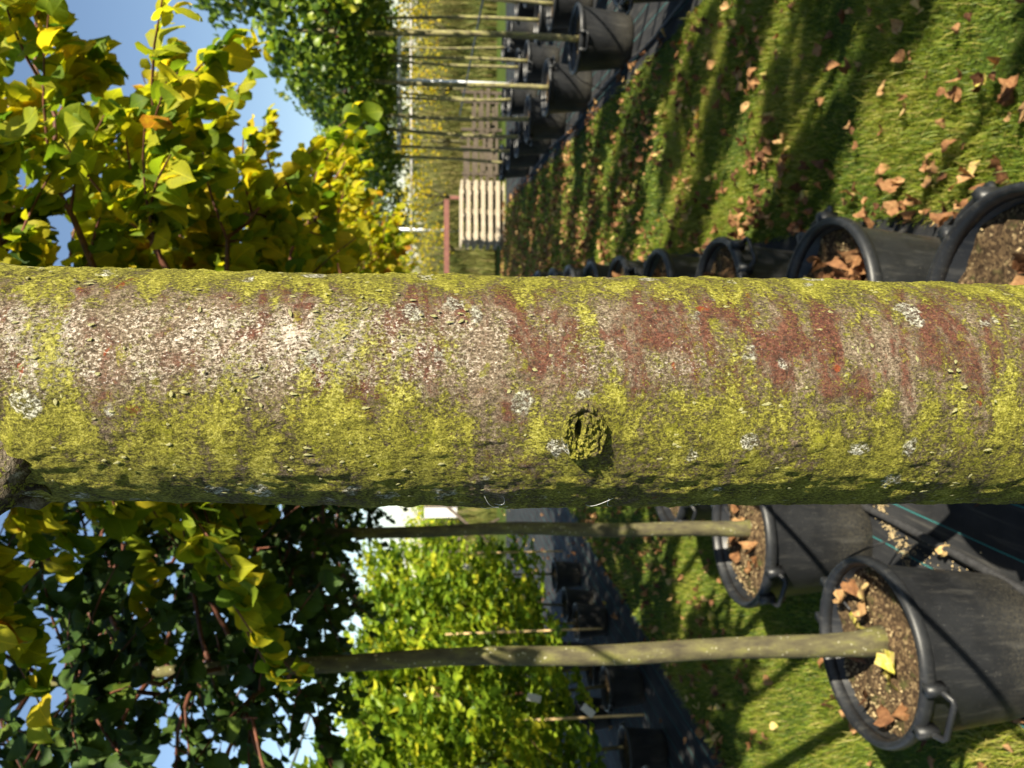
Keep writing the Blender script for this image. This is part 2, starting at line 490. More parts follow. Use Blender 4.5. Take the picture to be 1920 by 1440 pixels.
# ------------------------------------------------------------------ leaves
def leaf_template(fold=.35, curl=.25, twist=0.0, seed=0, petiole=.45, ragged=.03, cols=(-1, -.5, 0, .5, 1)):
    rg = np.random.default_rng(seed)
    ts = np.array([0, .14, .38, .66, .87, 1.0]); ws = np.array([.20, .46, .54, .45, .25, .015])
    V = []; UV = []
    for i, t in enumerate(ts):
        for s in cols:
            w = ws[i] * s * (1 + rg.normal(0, ragged) * (abs(s) == 1))
            y = t + (-.10 * abs(s) if i == 0 else 0) - .05 * abs(s) * (i > 2)
            z = abs(w) * fold - curl * (t - .3) ** 2 + curl * .09 + .09 * math.sin(5 * t + 3 * s + seed) * abs(s) + twist * w * (t - .4)
            V.append((w, y, z)); UV.append((.5 + .5 * s * ws[i] / .52, t))
    V = np.array(V); V[:, 1] += petiole
    F = []
    for i in range(5):
        nc = len(cols)
        for k in range(nc - 1):
            a = i * nc + k; F.append((a, a + 1, a + nc + 1, a + nc))
    n = len(V)
    P = np.array([(-.012, 0, -.02), (.012, 0, -.02), (.012, petiole + .02, 0.01), (-.012, petiole + .02, 0.01)])
    V = np.concatenate([V, P]); UV += [(.5, 0)] * 4
    F.append((n, n + 1, n + 2, n + 3))
    return V, np.array(F), np.array(UV)

def leaf_low(fold=.3, curl=.2, seed=0, slim=1.0):
    V = np.array([(0, 0, 0), (-.42 * slim, .35, .42 * fold), (-.30 * slim, .75, .2 * fold), (0, 1.0, -curl), (.30 * slim, .75, .2 * fold), (.42 * slim, .35, .42 * fold), (0, .5, .02)])
    F3 = np.array([(0, 6, 1), (0, 5, 6), (2, 6, 3), (3, 6, 4), (1, 6, 2), (6, 5, 4)])
    UV = np.stack([.5 + V[:, 0], V[:, 1]], -1)
    return V, F3, UV

HI = [leaf_template(*a, seed=i) for i, a in enumerate([(.30, .40), (.15, .65), (.45, .3), (-.25, .6), (.25, .9, .7), (.1, .45, -.8), (.7, .5, .4), (.35, .2, .6)])]
MID = [leaf_template(*a, seed=i, cols=(-1, 0, 1)) for i, a in enumerate([(.30, .40), (.15, .65), (.45, .3), (-.25, .6), (.25, .9, .7), (.1, .45, -.8), (.7, .5, .4), (.35, .2, .6)])]
LOW = [leaf_low(.3, .2), leaf_low(.1, .35), leaf_low(.6, .1), leaf_low(-.3, .3)]
SLIM = [leaf_low(.3, .25, slim=.55), leaf_low(.1, .45, slim=.5), leaf_low(.5, .15, slim=.6)]

def norm(a): return a / (np.linalg.norm(a, axis=-1, keepdims=True) + 1e-9)

def frames(d, n):
    y = norm(d); x = norm(np.cross(y, n)); z = np.cross(x, y)
    return np.stack([x, y, z], -1)      # columns

def leaves_mesh(name, P, Rm, S, tint, temps, mat):
    Vs = []; Fs = []; UVs = []; Ts = []; off = 0
    N = len(P); pick = np.arange(N) % len(temps)
    for k, (tv, tf, tu) in enumerate(temps):
        ix = np.where(pick == k)[0]
        if not len(ix): continue
        W = np.einsum('nij,vj->nvi', Rm[ix], tv) * S[ix][:, None, None] + P[ix][:, None, :]
        nv = len(tv)
        Fs.append((tf[None] + (np.arange(len(ix)) * nv)[:, None, None] + off).reshape(-1, tf.shape[1]))
        Vs.append(W.reshape(-1, 3)); UVs.append(np.tile(tu, (len(ix), 1))); Ts.append(np.repeat(tint[ix], nv)); off += len(ix) * nv
    return mesh_np(name, np.concatenate(Vs), [np.concatenate(Fs)], mat, uv=np.concatenate(UVs), attrs={'tint': np.concatenate(Ts)})

# shared single-leaf meshes: variants of shape and tint
_LEAFCACHE = {}
def leaf_single(matkey, var, tq):
    k = (matkey, var, tq)
    if k not in _LEAFCACHE:
        tv, tf, tu = HI[var]
        _LEAFCACHE[k] = mesh_np('leaf', tv, [tf], M[matkey], uv=tu, attrs={'tint': np.full(len(tv), (tq + .5) / 12.0)})
    return _LEAFCACHE[k]

def to_px(P):
    """world points -> target pixels and depth (only used to rank leaves by the size they show)"""
    d = P - np.array([0, 0, CAM_H]); z = d @ np.array(_f); up = d @ np.array(_u)
    z = np.maximum(z, 1e-3)
    return 960 - 1442 * up / z, 720 - 1442 * d[:, 0] / z, z

# ------------------------------------------------------------------ trees
def make_tree(name, x, y, label, group, seed, zb=1.9, zt=4.3, rad=.62, z0=.38, r0=.034, limbs=15, twigs=6, per=9, size=.075,
              matkey='lime', tmean=.5, tsd=.2, single=0, lean=(0, 0), hi=True, cat='tree', barkmat='bark', squash=1.0):
    rg = np.random.default_rng(seed)
    t = empty(name, (x, y, 0)); tag(t, label, cat, group)
    base = np.array([x, y, 0.0])
    H = zt - .25
    zs = np.linspace(z0 - .03, H, 26)
    tx = lean[0] * (zs - z0) + .015 * np.sin(zs * 2.1 + seed) + .004 * np.sin(zs * 9 + seed * 2); ty = lean[1] * (zs - z0) + .012 * np.cos(zs * 1.7 + seed)
    tx -= tx[0]; ty -= ty[0]
    tr = r0 * (1 - .38 * np.clip((zs - z0) / (zb - z0), 0, 1) - .62 * np.clip((zs - zb) / (zt - zb), 0, 1)) * (1 + .25 * np.exp(-(zs - z0) / .05)) * (1 + .04 * np.sin(zs * 13 + seed) * np.sin(zs * 5))
    tp = np.stack([tx, ty, zs], -1)
    mb = MB().add(*tube(tp, tr, 14)); obj('trunk', mb.mesh('trunk', M[barkmat]), t)
    axis = lambda z: np.array([np.interp(z, zs, tx), np.interp(z, zs, ty), z])
    LP = []; LD = []; LO = []
    for i in range(limbs):
        u = (i + .5) / limbs
        z = zb - .03 + (H - zb) * u ** 1.15
        az = i * 2.399 + seed * 1.3 + rg.normal(0, .25)
        # crown profile: full low down, narrowing to the top
        prof = math.sin(math.pi * min(1, (.16 + .84 * u)) ** .8) ** .7
        L = rad * (.55 + .5 * prof) * rg.uniform(.75, 1.12)
        out = np.array([math.cos(az), math.sin(az) * squash, 0])
        rise = rg.uniform(.15, .55) * (1 if u > .15 else .35)
        s = np.linspace(0, 1, 7)
        pts = axis(z)[None] + out[None] * (L * s)[:, None] + np.array([0, 0, 1.0])[None] * (L * (rise * s - .22 * s ** 3))[:, None]
        pts[1:] += rg.normal(0, .014, (6, 3))
        mb = MB().add(*tube(pts, np.linspace(.0070, .0018, 7), 6))
        for k in range(twigs):
            q = rg.uniform(.2, 1.0); p0 = np.array([np.interp(q, s, pts[:, c]) for c in range(3)])
            dirn = norm(out * .8 + np.array([-out[1], out[0], 0]) * rg.choice([-1, 1]) * rg.uniform(.3, 1.1) + np.array([0, 0, rg.uniform(-.55, .5)]))
            Lt = rg.uniform(.16, .36) * (rad / .62)
            ss = np.linspace(0, 1, 5)
            tw = p0[None] + dirn[None] * (Lt * ss)[:, None] + np.array([0, 0, -.10])[None] * (ss ** 2)[:, None] * Lt * 2
            mb.add(*tube(tw, np.linspace(.0034, .0012, 5), 5, caps=False))
            for j in range(per):
                qq = rg.uniform(.05, 1.02); pp = p0 + dirn * Lt * qq + np.array([0, 0, -.2 * Lt * qq * qq])
                side = norm(np.cross(dirn, [0, 0, 1.0])) * (1 if j % 2 else -1)
                LP.append(pp); LO.append(out)
                LD.append(norm(dirn * rg.uniform(.1, .7) + side * rg.uniform(.2, 1.0) + out * .25 + np.array([0, 0, -rg.uniform(.25, 1.15)])))
        obj('branch', mb.mesh('branch', M['twig']), t)
    LP = np.array(LP); LD = np.array(LD); LO = np.array(LO); N = len(LP)
    nn = norm(LO * rg.uniform(.2, 1.0, (N, 1)) + np.array([0, 0, 1.0]) * rg.uniform(.1, .9, (N, 1)) + rg.normal(0, .45, (N, 3)))
    Rm = frames(LD, nn); S = size * rg.uniform(.55, 1.2, N)
    tint = np.clip(rg.normal(tmean, tsd, N) + .10 * fbm(LP * 2.0 + seed, 2), 0, 1); tint = np.where((tint > .84) & (rg.random(N) < .85), tint - .25, tint)
    idx = np.zeros(0, int)
    if single:
        px, py, dz = to_px(LP + base)
        ok = (px > -30) & (px < 1950) & (py > -40) & (py < 1480) & ~((py > 520) & (py < 925) & (px > -50)) & ((LP + base)[:, 1] > .55)
        sc = np.where(ok, S / dz, -1); order = np.argsort(-sc)[:single]; idx = order[sc[order] > 0]
    rest = np.setdiff1d(np.arange(N), idx)
    cr = obj('crown', leaves_mesh('crown', LP[rest], Rm[rest], S[rest], tint[rest], MID if hi else LOW, M[matkey]), t)
    tag(cr, kind='stuff')
    for k in idx:
        o = obj('leaf', leaf_single(matkey, int(k) % 8, int(min(11, tint[k] * 12))), cr)
        mm = Matrix([[*(Rm[k][r] * S[k]), LP[k][r]] for r in range(3)] + [[0, 0, 0, 1]])
        o.matrix_basis = mm
    return t

ORD = ['first', 'second', 'third', 'fourth', 'fifth', 'sixth', 'seventh', 'eighth', 'ninth', 'tenth', 'eleventh', 'twelfth', 'thirteenth', 'fourteenth', 'fifteenth']

# ------------------------------------------------------------------ the foreground trunk
D0 = .42
TZ = np.array([.36, .60, 1.245, 1.55, 1.78, 1.83, 1.90, 2.6, 3.6])
TR = np.array([.078, .0655, .0627, .0618, .0604, .0612, .0600, .045, .022])
TC = np.array([-.012, -.010, -.0057, -.0035, 0, 0, 0, .0, .0])

def mat_main_bark():
    t = NT('algae_covered_bark'); p = t.coord()
    sp = t.node('ShaderNodeSeparateXYZ'); t.l.new(p, sp.inputs[0]); X, Y, Z = sp.outputs
    xa = t.math('DIVIDE', X, .062)                       # -1 left edge ... +1 right edge of the trunk, seen from the path
    def n(scale, st=(1, 1, 1), loc=(0, 0, 0), d=5, r=.62, w=.0): return t.noise(t.mapping(p, st, loc), scale, d, r, w)
    def fld(v, k): return t.math('MULTIPLY', t.math('SUBTRACT', v, .5), k)
    def add(*a):
        r = a[0]
        for x in a[1:]: r = t.math('ADD', r, x)
        return r
    def cover(noise, dens, soft=.05):                    # speckle mask of a given coverage (0..1)
        dens = t.math('MAXIMUM', t.math('MINIMUM', dens, 1.0), 0.0)
        return t.ss(t.math('ADD', noise, t.math('MULTIPLY', t.math('SUBTRACT', dens, .5), .42)), .5 - soft, .5 + soft)
    mul = lambda a, b: t.math('MULTIPLY', a, b)
    big = n(13, (1, 1, 1.5), r=.6, w=.5); mid = n(40, (1, 1, 2.0), (3, 1, 2), r=.6, w=.6); mid2 = n(30, (1, 1, 1.9), (7, 3, 1), r=.62, w=.7)
    c1 = n(420, (1.25, 1.25, .85), (1, 2, 8), 5, .7, .6); c2 = n(700, (1.2, 1.2, .8), (3, 9, 4), 4, .72); c3 = n(260, (1.2, 1.2, .9), (6, 1, 3), 5, .72, .5)
    c4 = n(1300, (1, 1, .9), (2, 2, 2), 3, .7)
    # bare bark, grey brown with a violet cast
    c = t.ramp(c2, [(.34, (.050, .036, .026)), (.46, (.155, .115, .078)), (.56, (.30, .235, .165)), (.68, (.54, .47, .36))])
    rx = mul(t.ss(xa, -.40, .05), t.ss(xa, .98, .70)); rz = t.ss(Z, 1.76, 1.56)
    red = t.ramp(c1, [(.36, (.030, .010, .008)), (.50, (.105, .030, .020)), (.62, (.22, .085, .055))])
    rcov = add(fld(mid2, 2.7), mul(rx, .42), mul(rz, .24), -.20)
    redm = cover(add(mul(c3, .5), mul(c2, .5)), rcov, .10)
    c = t.mix(mul(redm, .88), c, red)
    # orange-brown skin in a few small spots
    osp = t.ss(n(75, (1, 1, 1.3), (4, 4, 9), 3, .5), .70, .74)
    c = t.mix(mul(osp, .8), c, (.26, .055, .018, 1))
    # pale dusty bloom, raised along one band as a painted pale sheen
    bx = mul(t.ss(xa, -.35, .12), t.ss(xa, .90, .40))
    bcov = add(fld(big, 1.1), fld(mid2, -1.0), mul(mul(bx, t.ss(Z, 1.30, 1.74)), .50), .04)
    bloom_sheen = cover(c2, bcov)
    c = t.mix(mul(bloom_sheen, .80), c, t.ramp(c3, [(.38, (.42, .32, .26)), (.58, (.80, .74, .65))]))
    # yellow-green algae crust
    ex = add(t.ss(xa, .50, .92), mul(t.ss(xa, .25, -.45), .75))
    acov = add(fld(mid, 1.3), fld(big, 1.1), mul(ex, .34), .52, mul(rcov, -.40), mul(mul(bx, t.ss(Z, 1.5, 1.76)), -.05), -.03)
    alg = cover(add(mul(c1, .6), mul(c2, .4)), acov, .085)
    algc = t.ramp(add(mul(c2, .6), mul(mid, .4)), [(.37, (.040, .038, .010)), (.46, (.125, .119, .015)), (.55, (.265, .252, .025)), (.66, (.52, .49, .12))])
    c = t.mix(mul(alg, .93), c, algc)
    # loose green dust over everything
    dust = cover(n(620, (1.2, 1.2, .9), (8, 3, 6), 4, .72, .4), add(.20, mul(ex, .2), fld(big, .8)))
    c = t.mix(mul(dust, .75), c, t.ramp(c2, [(.40, (.10, .098, .014)), (.58, (.36, .345, .05))]))
    # brighter thick algae pads
    pad = mul(t.ss(n(62, (1, 1, 1.6), (5, 5, 2), 4, .6), .59, .66), t.ss(c1, .44, .52))
    c = t.mix(mul(pad, .5), c, (.30, .30, .022, 1))
    # white lichen
    wv = t.node('ShaderNodeVectorMath', operation='ADD'); t.l.new(p, wv.inputs[0])
    wn_ = t.node('ShaderNodeTexNoise'); t.l.new(p, wn_.inputs['Vector']); wn_.inputs['Scale'].default_value = 160; wn_.inputs['Detail'].default_value = 3
    wsc = t.node('ShaderNodeVectorMath', operation='SCALE'); t.l.new(wn_.outputs['Color'], wsc.inputs[0]); wsc.inputs['Scale'].default_value = .011
    t.l.new(wsc.outputs[0], wv.inputs[1])
    vd = t.voro(wv.outputs[0], 46); vc = t.voro(wv.outputs[0], 46, out='Color')
    vr = t.node('ShaderNodeSeparateColor'); t.l.new(vc, vr.inputs[0])
    rad_ = t.math('MULTIPLY', t.ss(vr.outputs[0], .36, 1.0), .31)
    spot = t.ss(t.math('SUBTRACT', rad_, vd), -.04, .06)
    lich = mul(mul(spot, t.ss(add(mul(c1, .5), mul(c2, .5)), .44, .54)), .9)
    c = t.mix(lich, c, t.ramp(c2, [(.4, (.44, .42, .30)), (.58, (.76, .74, .64))]))
    # dark pores
    c = t.mix(mul(t.ss(c4, .42, .30), .75), c, (.030, .024, .014, 1))
    c = t.mix(mul(t.ss(c3, .36, .28), .6), c, (.035, .028, .016, 1))
    h = add(mul(c3, 1.2), mul(c1, 1.0), mul(alg, .25), mul(lich, .35), mul(pad, .5))
    nm = t.bump(h, 1.0, .0015)
    nm = t.bump(add(c2, mul(c4, .6)), 1.0, .0015, nm)
    return t.principled(c, .88, nm, .18)
M['main_bark'] = mat_main_bark()

def trunk_surface(theta, z, out=0.0):
    """theta 0 faces the camera, positive to the right"""
    r = np.interp(z, TZ, TR) + out; cx = np.interp(z, TZ, TC)
    return np.stack([cx + r * np.sin(theta), -r * np.cos(theta), z], -1)

KN_T, KN_Z = -.30, 1.525
def main_tree():
    t = empty('foreground_tree', (0, D0, 0)); tag(t, 'thick moss-green tree trunk crossing the middle of the picture', 'tree')
    zs = np.concatenate([np.linspace(.35, 1.20, 60), np.linspace(1.2015, 1.86, 500), np.linspace(1.865, 3.6, 60)])
    nt_ = 340
    th = np.linspace(-math.pi, math.pi, nt_, endpoint=False)
    T, Z = np.meshgrid(th, zs)
    T = T.ravel(); Z = Z.ravel()
    P0 = trunk_surface(T, Z)
    dz = Z
    # gentle lumps, bands round the stem, crusty relief
    q = P0.copy()
    d = fbm(q * np.array([14, 14, 9.0]), 3, 1) * .0015
    d += fbm(q * np.array([45, 45, 80.0]), 3, 11) * .0003
    d += np.maximum(0, fbm(q * np.array([190, 190, 120.0]), 3, 21) - .05) * .0012
    d += fbm(q * np.array([420, 420, 260.0]), 2, 31) * .00030
    # ring under the whorl, swelling round the knot
    d += .0050 * np.exp(-((Z - 1.813) / .010) ** 2) * (.5 + .5 * np.cos(T * 2 + .4)) + .0045 * np.exp(-((Z - 1.835) / .02) ** 2)
    kd = np.hypot((T - KN_T) * .062, Z - KN_Z)
    d += .0040 * np.exp(-(kd / .017) ** 2) - .014 * np.exp(-(np.hypot((T - KN_T - .028) * .062 / 1.5, Z - KN_Z - .0026) / .0030) ** 4)
    d -= .006 * np.exp(-((Z - 1.800 + .02 * (T + .9)) / .005) ** 2) * np.exp(-((T + .55) / .45) ** 2)
    # shallow ring crease and a scratch fan above the knot
    d -= .0006 * np.exp(-((Z - 1.345 - .004 * np.sin(T * 3)) / .0022) ** 2) * (np.sin(T * 7) > -.5)
    P = trunk_surface(T, Z, d)
    n = len(zs)
    i = np.arange(n - 1)[:, None] * nt_; k = np.arange(nt_)[None, :]; k2 = (k + 1) % nt_
    Q = np.stack([i + k, i + k2, i + k2 + nt_, i + k + nt_], -1).reshape(-1, 4)
    tr = obj('trunk', mesh_np('trunk', P, [Q], M['main_bark']), t)
    # pruning knot: concentric lumpy collar round a dark hole
    nr, na = 46, 150
    rr = np.linspace(0, 1, nr); aa = np.linspace(0, 2 * math.pi, na, endpoint=False)
    A, Rr = np.meshgrid(aa, rr); A = A.ravel(); Rr = Rr.ravel()
    prof_r = [0, .10, .20, .30, .42, .55, .63, .70, .78, .86, 1.0]
    prof_h = [.0046, .0047, .0047, .0046, .0044, .0048, .0046, .0056, .0052, .0036, -.003]
    h = np.interp(Rr, prof_r, prof_h)
    nz = np.stack([np.cos(A) * Rr * 6, np.sin(A) * Rr * 6, np.zeros_like(A)], -1)
    h += fbm(nz * 1.4, 4, 70) * .0010 + np.maximum(0, vnoise(nz * np.array([1.7, 1.7, 1]) + 3.3, 75)) * .0015
    wob = .14 * vnoise(np.stack([np.cos(A) * 3, np.sin(A) * 3, np.zeros_like(A)], -1), 9)
    h -= (.0014 * np.exp(-((Rr - .66 - wob) / .03) ** 2) + .0010 * np.exp(-((Rr - .48 + wob) / .03) ** 2)) * (.4 + .6 * (vnoise(np.stack([np.cos(A) * 4, np.sin(A) * 4, np.ones_like(A)], -1), 19) > -.2))
    # off-centre hole, up and to one side
    hx = np.cos(A) * Rr - .11; hz = np.sin(A) * Rr - .21
    hole = np.exp(-((hx / .24) ** 2 + (hz / .12) ** 2) ** 2)
    h -= hole * .013
    ex = .0150 * (1 + .06 * np.sin(3 * A + 1)); ez = .0128 * (1 + .06 * np.sin(2 * A))
    Tq = KN_T + np.cos(A) * Rr * ex / .0605; Zq = KN_Z + np.sin(A) * Rr * ez
    Vk = trunk_surface(Tq, Zq, h + .0012)
    i = np.arange(nr - 1)[:, None] * na; k = np.arange(na)[None, :]; k2 = (k + 1) % na
    Q = np.stack([i + k, i + k2, i + k2 + na, i + k + na], -1).reshape(-1, 4)
    obj('knot', mesh_np('knot', Vk, [Q], M['main_bark']), tr)
    # lenticels: little raised pale lips, most longer along the stem
    rg = np.random.default_rng(3)
    lens = []
    for v in range(4):
        s = np.linspace(-1, 1, 7); mb = MB()
        pts = np.stack([.16 * np.sin(s * 2 + v) * .5, np.zeros(7) , s], -1)
        V, F = tube(pts, np.array([.05, .22, .34, .30, .36, .24, .06]) * (1 + .3 * np.sin(s * 4 + v)), 6)
        mb.add(V, F); lens.append(mb.mesh('lenticel', M['lenticel']))
    cnt = 0
    while cnt < 300:
        th_ = rg.uniform(-1.35, 1.35); z = rg.uniform(1.235, 1.81)
        cl = vnoise(np.array([[th_ * 3, z * 28, 1.5]]), 5)[0]
        if cl < rg.uniform(-.6, .7): continue
        if math.hypot((th_ - KN_T) * .062, z - KN_Z) < .016: continue
        L = rg.uniform(.0006, .0020) * (1 if rg.random() < .85 else 1.4); W = rg.uniform(.0007, .0013)
        o = obj('lenticel', lens[rg.integers(4)], tr)
        c = trunk_surface(np.array([th_]), np.array([z]), .0008)[0]
        nrm = Vector((math.sin(th_), -math.cos(th_), 0)); up = Vector((0, 0, 1)); sd_ = up.cross(nrm)
        a = rg.normal(0, .25) + (math.pi / 2 if rg.random() < .12 else 0)
        ax = up * math.cos(a) + sd_ * math.sin(a); sx = nrm.cross(ax) * -1
        mm = Matrix.Identity(4)
        for r in range(3):
            mm[r][0] = sx[r] * W * 2; mm[r][1] = nrm[r] * W * .65; mm[r][2] = ax[r] * L; mm[r][3] = c[r]
        o.matrix_basis = mm; cnt += 1
    # limbs of the whorl just above the picture
    def limb(th_, z, dirv, r, L, mat='main_bark', rough=.0016):
        s = np.linspace(0, 1, 60)
        p0 = trunk_surface(np.array([th_]), np.array([z]), -.020)[0]
        dv = norm(np.array(dirv, float))
        pts = p0[None] + dv[None] * (L * s)[:, None] + np.array([0, 0, 1.0])[None] * (L * .35 * s ** 2)[:, None]
        rr_ = r * (1 + .45 * np.exp(-s * L / .018)) * (1 - .35 * s)
        V, F = tube(pts, rr_, 40)
        V = V + (fbm(V * 90, 4, 41) * rough)[:, None] * norm(V - p0)
        obj('branch', MB().add(V, F).mesh('branch', M[mat]), t)
    limb(-.95, 1.797, (-.62, -.48, .75), .020, .40, 'stub', .006)
    limb(-.12, 1.808, (-.05, -.70, .85), .013, .08, 'stub', .004)
    limb(1.3, 1.86, (.9, .25, .8), .012, .55)
    limb(2.6, 1.87, (.3, .9, .7), .014, .5)
    limb(-2.4, 1.90, (-.5, .8, .7), .013, .5)
    # its crown stands above the frame
    rg = np.random.default_rng(17); LP = []; LD = []; LO = []
    for i in range(9):
        az = i * 2.4; z = 2.55 + .14 * i; L = .5
        out = np.array([math.cos(az), math.sin(az), 0])
        s = np.linspace(0, 1, 6); pts = np.array([0, 0, z])[None] + out[None] * (L * s)[:, None] + np.array([0, 0, .3])[None] * s[:, None]
        mb = MB().add(*tube(pts, np.linspace(.01, .002, 6), 6))
        obj('branch', mb.mesh('branch', M['twig']), t)
        for k in range(45):
            q = rg.uniform(.2, 1.1); LP.append(np.array([0, 0, z]) + out * L * q + np.array([0, 0, .3 * q]) + rg.normal(0, .09, 3)); LO.append(out)
            LD.append(norm(out + rg.normal(0, .6, 3) + np.array([0, 0, -.6])))
    LP = np.array(LP); LD = np.array(LD); LO = np.array(LO)
    cr = obj('crown', leaves_mesh('crown', LP, frames(LD, norm(LO + np.array([0, 0, .8]) + rg.normal(0, .4, LP.shape))), .075 * rg.uniform(.6, 1.1, len(LP)), np.clip(rg.normal(.5, .2, len(LP)), 0, 1), HI, M['lime']), t)
    tag(cr, kind='stuff')
    return t

def mat_knot():
    t = NT('knot_algae'); p = t.coord()
    f = t.noise(p, 330, 5, .7); g_ = t.noise(p, 900, 3, .7)
    c = t.ramp(f, [(.32, (.034, .030, .012)), (.46, (.115, .108, .020)), (.58, (.24, .225, .035)), (.7, (.40, .37, .10))])
    c = t.mix(t.ss(g_, .42, .3), c, (.03, .03, .012, 1))
    return t.principled(c, .9, t.bump(t.math('ADD', f, g_), 1.0, .0016), .15)
M['knot'] = mat_knot()
M['lenticel'] = simple('pale_lenticel', (.52, .50, .24), .9, 900, .5, bump=.8, spec=.05)
def mat_stub():
    t = NT('branch_scar_bark'); p = t.coord()
    a = t.noise(p, 75, 5, .68, .5); b = t.noise(p, 420, 4, .7)
    c = t.ramp(a, [(.34, (.014, .010, .008)), (.47, (.060, .042, .030)), (.58, (.17, .14, .10)), (.70, (.34, .31, .25))])
    c = t.mix(t.math('MULTIPLY', t.ss(b, .5, .6), t.ss(a, .56, .46)), c, (.20, .205, .03, 1))
    return t.principled(c, .9, t.bump(t.math('ADD', a, b), 1.0, .004), .15)
M['stub'] = mat_stub()
MAIN = main_tree()

# strands of spider silk on the shaded edge of the trunk
def silk(label, pts):
    mb = MB()
    for P in pts: mb.add(*tube(P, .00008, 5))
    return tag(obj('spider_silk', mb.mesh('spider_silk', M['silk'])), label, 'spider silk', 'strands of silk on the trunk')
def arc(th0, z0, th1, z1, lift, n=12, bow=.003):
    s = np.linspace(0, 1, n)
    P = trunk_surface(th0 + (th1 - th0) * s, z0 + (z1 - z0) * s + bow * np.sin(math.pi * s), .0006 + lift * np.sin(math.pi * s))
    return P + np.array([0, D0, 0])
silk('white spider silk strands on the trunk edge above the knot', [arc(-1.02, 1.570, -1.32, 1.553, .003), arc(-1.05, 1.560, -1.22, 1.566, .002, bow=-.003), arc(-1.2, 1.556, -1.42, 1.571, .002)])
silk('faint spider silk curl on the trunk edge below the knot', [arc(-1.02, 1.500, -1.25, 1.516, .003, bow=.004), arc(-1.05, 1.505, -1.35, 1.497, .002)])

# ------------------------------------------------------------------ rows of potted trees
G1 = 'pots in the row behind the trunk'; G0 = 'pots in the row left of the trunk'
pot(rowx(ROW1, .42) * 0, D0, .3, 'black pot holding the thick foreground trunk', G1, 1.15)
Y1 = [1.43, 2.14, 2.98, 3.80, 4.58, 5.36, 6.2, 7.0, 7.9]
names1 = ['large black pot with mossy soil at the lower right edge of the trunk', 'black pot full of brown leaves, second along the grass beside the trunk', 'black pot holding brown leaves, third along the grass beside the trunk']
for i, y in enumerate(Y1):
    lab = names1[i] if i < 3 else 'small black pot, %s of the receding row hugging the trunk' % ORD[i]
    rz = [.5, .3, 2.2, .9, 1.9, .4, 1.1, 2.0, .7][i]
    pot(rowx(ROW1, y), y, rz, lab, G1, grit=i < 3)
    tl = 'golden leaved lime tree behind the trunk, %s in its row' % ORD[i]
    far = i > 3
    make_tree('lime_tree', rowx(ROW1, y) - .015, y, tl, 'lime trees in the row behind the trunk', 20 + i,
              zb=[2.0, 1.95, 1.9, 1.85, 1.85, 1.85, 1.85, 1.85, 1.85][i], zt=[2.95, 2.9, 2.75, 2.65, 2.6, 2.6, 2.6, 2.6, 2.6][i],
              rad=[.55, .56, .52, .48, .46, .46, .46, .46, .46][i], limbs=20 if not far else 17, twigs=10, per=[27, 27, 22, 18, 14, 12, 12, 12, 12][i], size=.042, squash=.85,
              tmean=[.60, .63, .64, .66, .68, .70, .72, .74, .74][i], single=300 if i < 3 else 0, hi=not far)
Y0 = [1.95, 2.75, 3.60, 4.45, 5.3, 6.15]
names0 = ['big black pot with leaves on its soil in the lower right corner', 'black pot with a slim trunk, next behind the big corner pot']
for i, y in enumerate(Y0):
    lab = names0[i] if i < 2 else 'black pot half hidden by the trunk, %s of the left row' % ORD[i]
    x = [-.715, -.565, -.43, -.34, -.25, -.15][i]
    pot(x, y, [R(74), R(60), .9, 1.9, .4, 1.2][i], lab, G0, [.95, 1, 1, 1, 1, 1][i], grit=i < 2)
    make_tree('lime_tree', x + (.02 if i < 2 else 0), y, ['dark leaved lime tree rising from the big corner pot', 'dark leaved lime tree in the second pot of the left row'][i] if i < 2 else 'dark leaved lime tree, %s of the left row' % ORD[i],
              'lime trees in the left row', 60 + i, zb=1.95, zt=[2.9, 2.9, 2.65, 2.55, 2.55, 2.55][i], rad=.60, limbs=22, twigs=11, per=18, size=.042, matkey='lime_dark', tmean=.28, tsd=.20,
              r0=[.032, .029, .030, .033, .033, .033][i], lean=[(-.022, .0), (-.006, .0), (0, 0), (0, 0), (0, 0), (0, 0)][i], single=300 if i < 2 else 0, hi=False)

